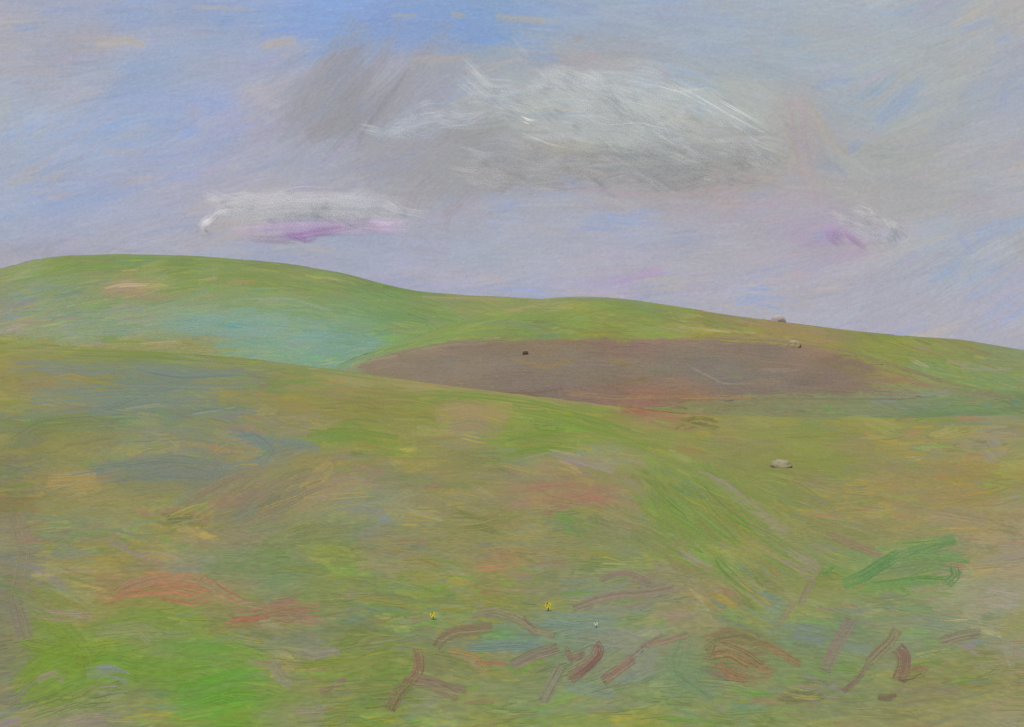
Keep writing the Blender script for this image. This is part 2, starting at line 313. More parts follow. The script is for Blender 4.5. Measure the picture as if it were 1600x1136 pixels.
def drop(layer, u, v):
    """the spot of ground that a line of sight meets, on one of the three swells -> az, r"""
    u = np.asarray(u, float); v = np.asarray(v, float)
    az = np.arctan((u - CU) / F)
    want = (CV - v) / F * np.cos(az)
    rc = polar(az)[3]
    if layer == 'meadow': lo, hi = np.full(u.shape, 1.0), rc * 1.0
    elif layer == 'near': lo, hi = np.full(u.shape, R_NEAR0), np.full(u.shape, R_NEAR)
    else: lo, hi = np.full(u.shape, R_FAR0), np.full(u.shape, R_FAR)
    lo = lo.copy(); hi = hi.copy()
    for _ in range(17):
        mid = 0.5 * (lo + hi)
        up = terrain_t(az, mid) < want
        lo = np.where(up, mid, lo); hi = np.where(up, hi, mid)
    return az, 0.5 * (lo + hi)

def spot(layer, u, v):
    az, r = drop(layer, np.array([u]), np.array([v]))
    x, y = r[0] * math.sin(az[0]), r[0] * math.cos(az[0])
    return Vector((x, y, float(ground_z(x, y))))

# azimuth columns: fine ahead, coarse all round
az_f = np.arctan((np.arange(-180, 1781, 2.0) - CU) / F)
az_c = np.linspace(az_f[-1], az_f[0] + 2 * math.pi, 150)[1:-1]
AZ = np.concatenate([az_f, az_c, [az_f[0] + 2 * math.pi]])

def ground_sheet(name, rows, colour, cover, mat, noise_amp, noise_len, label):
    A, R = np.meshgrid(AZ, rows)
    Aw = (A + math.pi) % (2 * math.pi) - math.pi
    T = terrain_t(Aw, R)
    X, Y, Z = R * np.sin(Aw), R * np.cos(Aw), EYE + R * T
    Z = Z + noise_amp * (vnoise(X / noise_len, Y / noise_len, 3) + 0.5 * vnoise(X / noise_len * 2.3, Y / noise_len * 2.3, 4)) - noise_amp
    u, v = uv_of(Aw, R)
    u, v = u.ravel(), v.ravel()
    c = colour(u, v)
    m = cover(u, v); k = (np.clip(np.minimum(np.minimum(u + 150, 1750 - u), cover.v0 + cover.h - 4 - v) / 60.0, 0, 1))[:, None]
    c = earthy(c * (1 - k) + m * k)
    c = c + 4 * vnoise(X.ravel() / noise_len / 3, Y.ravel() / noise_len / 3, 9)[:, None] * np.array([1.0, 0.3, -0.6])
    o = build_mesh(name, np.stack([X, Y, Z], -1).reshape(-1, 3), grid_faces(len(rows), len(AZ))[:, ::-1], lin(c) * KG, mat, smooth=True)
    tag(o, label, kind='structure')
    return o

# ------------------------------------------------------------------ combed growth: every stroke is a swath of long blades
class Swath:
    """collects blades as centre lines in sight coordinates, later laid on the ground or hung in the air"""
    def __init__(self): self.P, self.W, self.C, self.L, self.A = [], [], [], [], []
    def bundle(self, u0, v0, ang, length, width, colour, curl=0.0, bw=2.2, fill=1.0, jit=6.0, seg=6, rank=0.0, alpha=0.5):
        n = max(2, int(width / bw * fill))
        off = rng.uniform(-0.5, 0.5, n) * width
        s0 = rng.normal(0, 0.13, n) * length
        ln = length * rng.uniform(0.55, 1.0, n) * np.sqrt(np.clip(1 - (2 * off / max(width, 1e-6)) ** 2 * 0.6, 0.1, 1))
        t = np.linspace(-0.5, 0.5, seg)
        s = s0[:, None] + ln[:, None] * t[None]
        ph = curl * (s / max(length, 1e-6))
        a = ang + ph * 0.5
        wob = rng.normal(0, 0.025, n)[:, None]
        u = u0 + s * np.cos(a + wob) - off[:, None] * np.sin(ang + ph)
        v = v0 + s * np.sin(a + wob) + off[:, None] * np.cos(ang + ph)
        self.add(u, v, rng.uniform(0.6, 1.35, n) * bw, np.asarray(colour, float)[None] + rng.normal(0, jit, (n, 1)) * np.array([[1, 1, 1]]) + rng.normal(0, jit * 0.45, (n, 3)), rank + rng.uniform(0, 1, n), alpha)
    def path(self, pts, width, colour, bw=2.2, fill=1.0, jit=6.0, rank=2.0, seg=9, ragged=0.15, alpha=0.5):
        """a swath that follows a bent line"""
        p = np.array(pts, float)
        d = np.concatenate([[0], np.cumsum(np.hypot(*np.diff(p, axis=0).T))])
        q = np.linspace(0, d[-1], 40)
        pu, pv = np.interp(q, d, p[:, 0]), np.interp(q, d, p[:, 1])
        for _ in range(3):
            pu[1:-1] = (pu[:-2] + 2 * pu[1:-1] + pu[2:]) / 4; pv[1:-1] = (pv[:-2] + 2 * pv[1:-1] + pv[2:]) / 4
        n = max(2, int(width / bw * fill * 1.6))
        off = rng.uniform(-0.5, 0.5, n) * width
        a = np.clip(rng.uniform(-ragged, 0.35, n), 0, 1); b = np.clip(rng.uniform(0.65, 1 + ragged, n), 0, 1)
        t = a[:, None] + (b - a)[:, None] * np.linspace(0, 1, seg)[None]
        k = t * 39
        u, v = np.interp(k, np.arange(40), pu), np.interp(k, np.arange(40), pv)
        gu, gv = np.gradient(pu), np.gradient(pv)
        nn = np.hypot(gu, gv) + 1e-9
        tu, tv = np.interp(k, np.arange(40), gu / nn), np.interp(k, np.arange(40), gv / nn)
        u = u - tv * off[:, None]; v = v + tu * off[:, None]
        self.add(u, v, rng.uniform(0.6, 1.35, n) * bw, np.asarray(colour, float)[None] + rng.normal(0, jit, (n, 1)) + rng.normal(0, jit * 0.4, (n, 3)), rank + rng.uniform(0, 1, n), alpha)
    def add(self, u, v, w, c, rank, alpha=0.5):
        for q in range(len(w)):
            self.A.append(min(1.0, alpha * rng.uniform(0.6, 1.4))); self.P.append(np.stack([u[q], v[q]], -1)); self.W.append(w[q]); self.C.append(c[q]); self.L.append(rank[q])
    def arrays(self):
        """-> list of groups with equal point counts: centre lines, widths, colours, ranks, cover"""
        out = {}
        for row in zip(self.P, self.W, self.C, self.L, self.A): out.setdefault(len(row[0]), []).append(row)
        return [tuple(np.array([x[q] for x in g]) for q in range(5)) for g in out.values()]

def ribbon_edges(p, w):
    """three lines per blade: edge, middle, edge"""
    d = np.gradient(p, axis=1)
    d /= np.linalg.norm(d, axis=2, keepdims=True) + 1e-9
    nrm = np.stack([-d[..., 1], d[..., 0]], -1)
    s = np.linspace(0, 1, p.shape[1])
    taper = np.clip(np.sin(np.pi * (0.06 + 0.88 * s)) ** 0.4, 0.12, 1)
    h = 0.5 * w[:, None, None] * taper[None, :, None] * nrm
    return np.stack([p - h, p, p + h], 2), s

def strip_faces(n, k, base):
    i = base + (np.arange(n)[:, None] * k + np.arange(k - 1)[None]).ravel() * 3
    return np.concatenate([np.stack([i, i + 1, i + 4, i + 3], 1), np.stack([i + 1, i + 2, i + 5, i + 4], 1)])

def strip_cover(al, s, soft):
    end = np.clip(np.minimum(s, 1 - s) * 5.0, 0, 1) if soft else np.ones_like(s)
    edge = np.array([0.0, 1.0, 0.0]) if soft else np.ones(3)
    return (al[:, None, None] * end[None, :, None] * edge[None, None]).reshape(-1)

def lay(name, swath, layer, mat, lift=1.0, arch=0.3, parent=None, soft=False, gain=1.0, raised=0.0):
    V, Fc, Cc, Av, base = [], [], [], [], 0
    for p, w, c, l, al in swath.arrays():
        n, k = p.shape[:2]
        e, s = ribbon_edges(p, w)                     # n,k,3,2
        az, r = drop(layer, e[..., 0].ravel(), e[..., 1].ravel())
        x, y = r * np.sin(az), r * np.cos(az)
        z = ground_z(x, y).reshape(n, k, 3)
        px = (r / F).reshape(n, k, 3)
        crown = 0.12 + lift * l[:, None] * 0.25 + arch * rng.uniform(0, 1, n)[:, None] * np.sin(np.pi * s)[None, :]
        up = raised - 0.04 * px                        # both edges meet the ground, the middle stands up
        up[:, :, 1] = raised + px[:, :, 1] * crown
        z = z + up
        V.append(np.stack([x.reshape(n, k, 3), y.reshape(n, k, 3), z], -1).reshape(-1, 3))
        if not soft: al = np.ones_like(al)
        Fc.append(strip_faces(n, k, base)); Cc.append(np.repeat(lin(earthy(c)) * KG * gain, k * 3, axis=0)); Av.append(strip_cover(al, s, soft))
        base += n * k * 3
    V, Fc, Cc, Av = np.concatenate(V), np.concatenate(Fc), np.concatenate(Cc), np.concatenate(Av)
    nz = np.cross(V[Fc[:, 1]] - V[Fc[:, 0]], V[Fc[:, 3]] - V[Fc[:, 0]])[:, 2]
    Fc[nz < 0] = Fc[nz < 0][:, ::-1]
    if parent is not None: V = V - np.array(parent.location)
    return build_mesh(name, V, Fc, Cc, mat, parent, smooth=True, cover=Av)

class Cover:
    """a map of what grows where (or of the veil of cloud): soft brushed patches over a field of colours"""
    def __init__(self, u0, v0, w, h, field):
        self.u0, self.v0, self.w, self.h = u0, v0, w, h
        gu, gv = np.meshgrid(np.arange(u0, u0 + w, 6), np.arange(v0, v0 + h, 6))
        c = field(gu.ravel(), gv.ravel()).reshape(gu.shape + (3,))
        self.img = np.repeat(np.repeat(c, 6, 0), 6, 1)[:h, :w].astype(np.float32)
    def at(self, u, v):
        return (np.clip((np.asarray(u) - self.u0).round().astype(int), 0, self.w - 1), np.clip((np.asarray(v) - self.v0).round().astype(int), 0, self.h - 1))
    @staticmethod
    def blur(a):
        for ax in (0, 1): a = (np.roll(a, 1, ax) + np.roll(a, -1, ax) + 2 * a) * 0.25
        return a
    def brush(self, sw, alpha):
        c1 = np.zeros_like(self.img); cover = np.zeros(self.img.shape[:2], np.float32)
        for p, w, c, l, _al in sw.arrays():
            k = p.shape[1]
            order = np.argsort(l, kind='stable'); p, c = p[order], c[order]
            m = 70
            t = np.linspace(0, k - 1, m); i = np.minimum(t.astype(int), k - 2); f = (t - i)[None, :, None]
            q = p[:, i] * (1 - f) + p[:, i + 1] * f
            for d in ((0, 0), (0, 1), (1, 0)):
                xx, yy = self.at(q[..., 0] + d[0], q[..., 1] + d[1])
                idx = (yy * self.w + xx).ravel()
                c1.reshape(-1, 3)[idx] = np.repeat(c, m, 0); cover.reshape(-1)[idx] = 1
        pre, cv = self.blur(c1 * cover[..., None]), self.blur(cover)
        a = (cv * alpha)[..., None]
        self.img = self.img * (1 - a) + pre / np.maximum(cv, 1e-3)[..., None] * a
    def __call__(self, u, v):
        """colour at a spot; beyond the map the plain field goes on"""
        x, y = self.at(u, v)
        return self.img[y, x]

class AngleField:
    def __init__(self, pts, soft=90): 
        p = np.array(pts, float); self.u, self.v, self.a, self.soft = p[:, 0], p[:, 1], np.radians(p[:, 2]), soft
    def __call__(self, u, v):
        w = 1 / (((u[:, None] - self.u) / 1.5) ** 2 + (v[:, None] - self.v) ** 2 + self.soft ** 2 * 0.1) ** 1.6
        return (w @ self.a) / w.sum(1)

GREENS = np.array([(14, 6, -14), (-8, 1, 16), (12, -5, 4), (-12, 6, -16), (6, 6, 8), (0, 0, 0), (0, 0, 0), (-5, -4, -4), (10, 8, -6)], float)
DABS = np.array([(20, 14, 2), (-14, -9, -12), (4, -4, 20), (-4, 12, -6), (14, 6, -6), (-12, -2, 14), (10, 10, 10), (8, -8, 2)], float)
SKIES = np.array([(-12, -2, 14), (8, 2, -8), (3, -3, 3), (5, 5, 4), (0, 0, 0), (0, 0, 0), (-4, -3, -3)], float)

def scatter(sw, n, box, colour, angle, ok, length, width, palette, amount, curl=0.25, bw=2.2, fill=1.0, jit=3.0, rank=0.0, spread=0.10, alpha=0.5):
    u = rng.uniform(box[0], box[2], n); v = rng.uniform(box[1], box[3], n)
    keep = ok(u, v); u, v = u[keep], v[keep]
    c = colour(u, v); a = angle(u, v) + rng.normal(0, spread, len(u))
    pick = palette[rng.integers(0, len(palette), len(u))]
    amt = amount * rng.uniform(0.2, 1.0, len(u)) * (0.75 + 0.6 * vnoise(u / 90, v / 40, 21))
    c = c + pick * amt[:, None] + 5 * vnoise(u / 60, v / 26, 5)[:, None]
    for i in range(len(u)):
        L = rng.uniform(*length); W = rng.uniform(*width)
        sw.bundle(u[i], v[i], a[i], L, W, c[i], rng.normal(0, curl), bw, fill, jit, rank=rank, alpha=alpha)

# ---- meadow
ang_m = AngleField([(100,600,2),(300,600,3),(600,640,6),(900,680,6),(1200,680,0),(1500,700,-2),(100,700,-6),(350,690,12),(200,740,-6),(360,790,-32),(470,770,-30),(600,760,0),
 (800,760,4),(1050,800,38),(1130,850,34),(1200,800,24),(1400,780,0),(1560,780,-4),(100,850,-4),(300,860,6),(500,880,4),(700,900,10),(900,880,0),(1000,920,-12),(1160,910,40),(1300,900,20),(1420,880,-18),(1560,930,-4),
 (90,950,32),(100,1040,-30),(200,1000,4),(300,1060,6),(420,1000,10),(560,1020,-8),(700,1040,10),(850,1040,-18),(960,1030,-28),(1100,1060,6),(1250,1060,4),(1450,1050,-8),(300,1130,-3),(800,1130,0),(1400,1130,0),(260,915,-6)])
# where the dry sticks, the bracken and the green plant lie: (line, width, colour)
STICKS = []
def stick(*a, **k): STICKS.append((a, k))
B1, B2, B3 = (140,108,86), (146,112,92), (134,112,92)
stick('forked brown branch with three arms lying low in the grass, left of the bent stick', [
 ([(608,1108),(622,1082),(640,1064)], 17, (136,112,80), 'lie'), ([(640,1066),(655,1048),(655,1026),(652,1012)], 15, (146,106,78), (640,1066)),
 ([(645,1062),(672,1066),(700,1078),(716,1086)], 18, (138,112,90), 'lie'), ([(672,1064),(696,1072),(728,1078)], 12, (134,112,86), 'lie')])
stick('brown stick bent into a hook, flat end to the right, above the forked branch', [([(680,1010),(690,996),(712,986),(740,984),(768,980)], 15, (138,114,82), 'lie')])
stick('faint long brown stem trailing right between the hooked stick and the pale hollow', [([(738,962),(770,955),(810,966),(836,984),(866,990)], 12, (140,122,90), 'lie'), ([(815,966),(838,990)], 9, (140,118,90), 'lie')])
stick('thick curved reddish stick, darkest one below the pale hollow', [([(890,1062),(912,1044),(932,1026),(936,1012),(930,1006)], 17, (140,100,82), 'lie'), ([(890,1030),(904,1026),(912,1018)], 9, (138,108,88), 'lie'), ([(884,1012),(894,1030)], 8, (142,112,88), 'lie')])
stick('pale brown slanting stick left of the curved reddish stick', [([(848,1096),(862,1068),(878,1040)], 15, (142,128,106), 'lie'), ([(800,1040),(836,1022),(872,1012)], 15, (140,120,98), 'lie')])
stick('straight reddish stick slanting up to the right, beyond the curved one', [([(942,1064),(962,1048),(990,1028)], 14, (148,112,92), 'lie'), ([(985,1030),(1008,1006),(1036,992)], 6, (140,120,100), 'lie'), ([(1010,1010),(1045,1000),(1075,992)], 7, (148,116,90), 'lie')])
stick('brown stem arched like a bow, top one of the pair', [([(938,906),(960,896),(985,896),(1006,904),(1014,912)], 8, (142,120,94), 'lie')])
stick('long grey brown stick with a square end under the arched stem', [([(896,950),(930,936),(970,928),(1010,926),(1054,918)], 13, (142,122,100), 'lie'), ([(896,954),(926,946)], 6, (134,120,90), 'lie')])
stick('single straight grey brown stalk slanting up to the right, with nothing touching it', [([(1290,1048),(1304,1016),(1318,990),(1330,968)], 16, (142,120,104), (1292,1048))], name='dry_stalk', cat='stalk')
stick('thin slanting stalk with a trailing foot, just left of the dark hooked stem', [([(1356,1036),(1374,1018),(1392,1002),(1402,984)], 14, (140,120,88), (1358,1040)), ([(1318,1080),(1340,1062),(1358,1036)], 7, (138,112,94), 'lie')], name='dry_stalk', cat='stalk')
stick('dark reddish hooked stem with a torn flap at its right', [([(1404,1062),(1412,1042),(1412,1024),(1402,1012)], 20, (142,104,88), (1406,1064)), ([(1404,1056),(1422,1054),(1438,1044),(1446,1050)], 15, (138,112,72), (1406,1064))], name='dry_stalk', cat='stalk')
stick('dull olive brown twig lying alone near the lower right, right of the hooked stem', [([(1470,1002),(1500,994),(1532,988)], 13, (138,124,96), 'lie'), ([(1372,1088),(1386,1090),(1400,1086)], 8, (118,98,70), 'lie')])

BRACKEN = [([(1100,1012),(1125,995),(1160,990),(1185,1000)], 12, (122,112,76)), ([(1102,1015),(1130,1008),(1165,1022),(1190,1040)], 13, (138,108,78)), ([(1110,1028),(1140,1022),(1170,1040)], 14, (148,108,76)), ([(1105,1040),(1120,1052),(1140,1060)], 12, (128,106,92)), ([(1120,1035),(1140,1055),(1165,1062)], 11, (150,100,76)), ([(1140,1000),(1170,1008),(1200,1004)], 11, (134,118,80)), ([(1190,1005),(1215,1018),(1250,1038)], 11, (146,112,80)), ([(1180,1050),(1200,1042),(1196,1060)], 9, (150,116,80)), ([(1115,1005),(1108,1020),(1116,1034)], 10, (120,108,78)), ([(1150,1045),(1180,1055),(1215,1050)], 8, (130,122,84))]
SHRUB = [([(1318,912),(1350,900),(1380,880),(1405,866)], 17, (92,140,84)), ([(1340,905),(1372,886),(1400,870)], 9, (84,140,92)), ([(1405,868),(1440,856),(1492,842)], 14, (98,140,84)), ([(1400,872),(1440,868),(1515,874)], 11, (110,142,84)), ([(1360,916),(1400,912),(1440,906),(1490,908)], 14, (100,140,78)), ([(1480,912),(1494,900),(1490,884)], 13, (98,138,84)), ([(1400,850),(1440,846),(1470,842)], 8, (114,142,76)), ([(1350,918),(1390,916),(1420,920)], 10, (108,142,76)), ([(1286,896),(1298,890),(1304,884)], 7, (96,140,76)), ([(1420,905),(1440,890),(1470,884)], 9, (112,138,84)), ([(1406,948),(1430,950),(1455,952)], 8, (112,142,94))]

in_m = lambda u, v: v > crest_meadow(u) - 3
meadow_map = Cover(-220, 520, 2040, 720, meadow_col)
for n, L, W, amt, al, f in [(2400, (60, 160), (14, 36), 1.2, 0.85, .9), (2000, (50, 130), (10, 24), 1.8, 0.8, .9), (1800, (30, 90), (6, 15), 2.0, 0.7, .9), (1800, (16, 60), (2, 7), 1.8, 0.5, .8)]:
    sw = Swath(); scatter(sw, n, (-200, 524, 1800, 1230), meadow_col, ang_m, in_m, L, W, GREENS, amt, bw=1.6, fill=f, jit=3.0)
    meadow_map.brush(sw, al)
for n, L, W in [(520, (40, 90), (14, 30)), (620, (24, 60), (8, 18))]:      # broken patches of other growth
    sw = Swath(); scatter(sw, n, (-160, 530, 1760, 1200), meadow_col, ang_m, in_m, L, W, DABS, 2.1, bw=1.6, fill=.9, jit=3.0, spread=.2, curl=.35)
    meadow_map.brush(sw, 0.75)
sw = Swath(); hand = Swath()
scatter(sw, 1000, (-120, 530, 1720, 1160), meadow_col, ang_m, in_m, (30, 90), (6, 18), GREENS, 1.5, bw=2.6, fill=0.6)
scatter(sw, 1300, (-60, 530, 1660, 1160), meadow_col, ang_m, in_m, (20, 70), (3, 9), GREENS, 1.5, bw=1.8, fill=0.6, rank=0.5)
OCH, OLV, GRN, BRG, BLU, GRY, TEA, PNK, RED, PUR = (164,142,84), (136,132,66), (120,140,52), (104,148,44), (112,128,116), (144,138,118), (116,142,124), (158,128,100), (160,112,82), (130,110,96)
for pts, w, c, f in [
 ([(0,548),(120,552),(260,556),(400,568)], 8, (122,140,58), .7), ([(400,566),(520,580),(640,596)], 7, (124,140,72), .6), ([(520,584),(640,600),(760,612),(870,628)], 9, (156,144,88), .8),
 ([(600,618),(700,612),(800,622),(900,640),(960,655)], 9, (120,142,48), .9), ([(640,636),(700,622),(760,630)], 10, GRN, .7), ([(800,640),(860,650),(940,670),(1010,695)], 26, (118,140,44), .8),
 ([(790,700),(850,690),(900,694)], 30, (118,138,46), .8), ([(480,685),(540,678),(620,690)], 18, (116,140,40), .8), ([(680,645),(740,636),(790,656)], 22, (158,138,88), .8), ([(700,668),(740,660),(782,678)], 20, (148,132,92), .7),
 ([(970,641),(1070,640)], 7, (158,104,72), .8), ([(860,627),(960,633),(1060,637)], 4, (150,126,92), .6), ([(200,575),(280,590),(380,586)], 16, BLU, .8), ([(160,640),(240,610),(300,600)], 16, (112,128,112), .8), ([(80,650),(180,640),(300,630)], 12, (116,128,110), .7), ([(250,655),(330,640),(400,645)], 12, BLU, .7),
 ([(70,598),(110,588),(150,600)], 11, (150,132,64), .9), ([(20,690),(60,664),(140,655),(180,668)], 22, (116,128,74), .8), ([(340,690),(400,680),(430,705),(400,725)], 10, BLU, .9), ([(330,708),(360,690),(400,712)], 18, (150,132,82), .7), ([(440,690),(500,700)], 12, BLU, .7),
 ([(200,735),(280,722),(340,735),(340,750)], 22, (118,124,106), .8), ([(100,745),(200,730),(280,722)], 10, BLU, .6), ([(75,752),(150,748)], 20, (164,142,84), .8), ([(230,690),(262,682),(280,695)], 10, (150,142,84), .8), ([(500,640),(560,650)], 10, (142,134,58), .7),
 ([(290,790),(360,750),(420,735)], 14, (132,122,92), .6), ([(340,800),(420,760),(500,735)], 14, (136,124,92), .6), ([(380,815),(470,770),(530,745)], 12, (130,120,92), .5), ([(400,800),(470,775),(520,768)], 9, (160,144,88), .6),
 ([(880,712),(930,726),(960,736)], 12, (146,138,116), .9), ([(860,706),(900,716)], 9, (146,138,112), .7), ([(790,765),(850,756),(900,752)], 14, (158,120,88), .6), ([(850,790),(920,772),(970,768)], 22, (152,120,90), .8),
 ([(870,806),(900,815)], 14, (108,140,66), .9), ([(880,830),(910,836)], 9, (112,140,66), .7), ([(1020,760),(1040,800),(1090,840)], 24, (120,140,52), .7), ([(1080,750),(1110,800),(1160,850)], 20, (124,138,56), .6), ([(1150,800),(1210,850),(1260,880)], 22, (122,138,66), .6),
 ([(1090,740),(1130,755),(1170,790),(1230,830)], 14, (144,138,108), .7), ([(1225,865),(1280,895)], 26, (146,136,108), .7), ([(1060,860),(1110,890)], 10, (146,142,112), .6),
 ([(60,960),(100,985),(130,1020),(140,1060)], 28, (118,142,36), .9), ([(20,1075),(70,1030),(120,1010)], 24, (116,144,32), .95), ([(30,1005),(80,1015),(150,1020)], 22, (118,142,38), .9), ([(130,980),(220,962),(280,968)], 20, (120,140,52), .8),
 ([(240,1000),(300,1015),(380,1015),(420,1030)], 24, (108,148,50), .8), ([(280,1095),(360,1070),(420,1070)], 44, (100,150,40), .9), ([(180,1040),(240,1060),(330,1050)], 30, (112,144,40), .8), ([(60,1065),(85,1055),(100,1060)], 14, (146,136,110), .8), ([(135,1050),(170,1046),(200,1060)], 16, (130,142,128), .9), ([(155,1080),(200,1078)], 14, (138,138,108), .7),
 ([(60,960),(110,965),(140,962)], 18, (148,136,104), .7), ([(150,985),(220,978),(240,1000)], 22, (136,142,92), .8), ([(460,1025),(530,1016)], 18, (138,134,116), .9), ([(420,1030),(440,1060),(455,1070)], 14, (136,132,104), .8), ([(460,1110),(510,1108)], 14, (138,134,104), .8),
 ([(460,1040),(530,1030),(560,1028)], 12, (122,140,44), .8), ([(500,1080),(540,1062)], 8, (132,112,92), .7), ([(560,1040),(620,1015),(660,1020)], 24, (122,138,50), .7), ([(700,1020),(740,1028),(760,1050)], 14, (158,132,82), .7), ([(730,1010),(820,1005),(860,1015)], 16, (114,136,120), .8), ([(830,965),(900,972),(960,980)], 22, (116,138,122), .8), ([(740,1035),(790,1036)], 8, (152,118,86), .7),
 ([(900,990),(980,1000),(1020,1020),(960,1060)], 30, (134,138,118), .6), ([(880,1070),(960,1085)], 14, (122,140,120), .7), ([(1080,990),(1060,1040),(1120,1080)], 40, (116,138,94), .7), ([(1240,985),(1290,995)], 22, (118,132,118), .8), ([(1300,1010),(1360,1015)], 10, (120,138,112), .7), ([(1380,960),(1480,975),(1560,990)], 24, (130,142,106), .6), ([(1470,968),(1520,970)], 5, (164,156,112), .8),
 ([(1540,930),(1590,940)], 26, (156,150,124), .7), ([(1350,725),(1440,735),(1540,728)], 12, (140,128,82), .6), ([(1500,735),(1540,735)], 14, (150,128,62), .7), ([(1540,690),(1560,715)], 30, (150,142,112), .6), ([(1440,775),(1540,770)], 14, (152,130,80), .6), ([(1450,800),(1540,815)], 30, (152,136,96), .6),
 ([(1290,835),(1330,850),(1385,872)], 14, (142,124,90), .8), ([(1250,945),(1262,920),(1270,905)], 8, (138,120,96), .7), ([(1215,975),(1240,940)], 9, (140,126,90), .7), ([(820,886),(860,880),(890,884)], 8, (140,122,92), .7), ([(740,888),(790,885)], 9, (172,130,84), .9), ([(845,950),(865,948)], 8, (160,146,52), .6), ([(560,930),(620,940),(700,950),(790,936)], 16, (134,136,62), .6), ([(610,875),(660,870),(690,885)], 10, (140,136,62), .6),
 ([(530,790),(590,800),(600,816)], 20, (132,136,112), .6), ([(590,815),(612,812)], 10, (130,140,132), .8), ([(640,800),(690,812)], 7, (158,148,96), .7), ([(280,825),(310,840)], 20, (156,140,84), .7), ([(170,845),(230,870)], 12, (138,132,108), .5), ([(1100,1000),(1140,985),(1190,1000)], 12, (132,116,80), .6),
 ([(1540,1000),(1570,1010),(1580,1040)], 18, (146,142,112), .5), ([(1400,1090),(1500,1080)], 24, (136,128,84), .6), ([(20,800),(40,860),(30,920)], 24, (138,128,96), .5), ([(20,930),(40,1000)], 22, (130,122,98), .6), ([(30,596),(180,588),(380,590)], 34, (118,130,112), .7), ([(50,628),(200,618),(340,622)], 34, (116,130,112), .7), ([(10,570),(90,572),(150,578)], 14, (124,132,110), .6), ([(140,742),(250,728),(350,736)], 34, (118,126,106), .6), ([(180,682),(300,676),(380,690)], 20, (124,130,104), .5), ([(1370,885),(1450,874),(1505,882)], 34, (116,138,86), .6), ([(1350,905),(1430,898),(1490,900)], 22, (112,138,84), .5), ([(195,640),(250,632),(275,638)], 4, (134,142,112), .7)]:
    hand.path(pts, w * 1.15, calm(c, 0.78), fill=f * 1.2, bw=1.5, jit=3.0, ragged=.25)
    sw.path(pts, w * 1.1, c, fill=f * 0.5, bw=2.2, jit=3.0, rank=1.0)
meadow_map.brush(hand, 0.7)
hand = Swath()                    # dead litter and low leaves round each of them
for a, k in STICKS:
    for pts, w, c, how in a[1]: hand.path(pts, w * 1.1, np.asarray(c, float) * 0.97 + np.array([-4, 0, 5]), fill=1.1, bw=1.5, jit=4, ragged=.45)
hand.path([(1104,1014),(1150,1030),(1190,1046)], 56, (136,114,84), fill=1.0, bw=1.5, jit=6, ragged=.35)
for pts, w, c in BRACKEN + SHRUB: hand.path(pts, w * 1.2, c, fill=1.2, bw=1.5, jit=4, ragged=.3)
meadow_map.brush(hand, 0.62)
meadow_rows = np.concatenate([[0.02], np.geomspace(0.6, 3.2, 24), 1 / np.linspace(1 / 3.3, 1 / 24.0, 300), np.linspace(24.3, 61, 150), np.linspace(62, 92, 12)])
ground_sheet('meadow', meadow_rows, meadow_col, meadow_map, M_GRASS, 0.0008, 0.35, 'olive green rough meadow rising to a low crest')
grass = lay('grass', sw, 'meadow', M_SWARD, lift=0.6, arch=0.10)
tag(grass, 'rough combed grass in olive, ochre and bright green on the near meadow', 'grass', kind='stuff')

# ---- near ridge and its ploughed field
field_top = curve([(500,585),(545,574),(580,560),(640,544),(700,534),(800,528),(950,526),(1080,529),(1200,532),(1270,540),(1330,556),(1400,576),(1480,602),(1510,614)])
field_bot = curve([(500,590),(560,600),(700,640),(850,660),(950,660),(1020,640),(1090,632),(1200,622),(1350,621),(1450,620),(1510,617)])
in_field = lambda u, v: (u > 535) & (u < 1508) & (v > field_top(u)) & (v < field_bot(u))
ang_n = AngleField([(560,550,-20),(680,515,-14),(780,480,4),(900,490,2),(1000,490,6),(1150,505,8),(1300,525,10),(1400,550,22),(1480,575,22),(1560,580,12),(1500,620,-4),(1300,635,0),(1100,636,0)])
in_n = lambda u, v: (v > crest_near(u)) & (v < crest_meadow(u) + 6) & ~((u > 545) & (u < 1490) & (v > field_top(u) + 3) & (v < field_bot(u) - 3))
all_n = lambda u, v: (v > crest_near(u) - 2) & (v < crest_meadow(u) + 20)
near_map = Cover(-220, 440, 2040, 260, near_col)
for n, L, W, amt, al, f in [(1500, (50, 130), (6, 16), 0.8, 0.8, .8), (2200, (40, 100), (4, 11), 1.0, 0.6, .7), (2600, (20, 70), (2, 7), 1.3, 0.5, .8)]:
    sw = Swath(); scatter(sw, n, (380, 446, 1800, 690), near_col, ang_n, all_n, L, W, GREENS, amt, bw=1.5, fill=f, jit=3.0, curl=.15)
    near_map.brush(sw, al)
sw = Swath(); scatter(sw, 420, (450, 450, 1760, 680), near_col, ang_n, all_n, (24, 70), (5, 12), DABS, 1.6, bw=1.5, fill=.9, jit=3.0, curl=.3)
near_map.brush(sw, 0.7)
sw = Swath(); hand = Swath()
scatter(sw, 1200, (470, 455, 1750, 660), near_col, ang_n, in_n, (20, 70), (3, 9), GREENS, 1.3, bw=2.0, fill=.6)
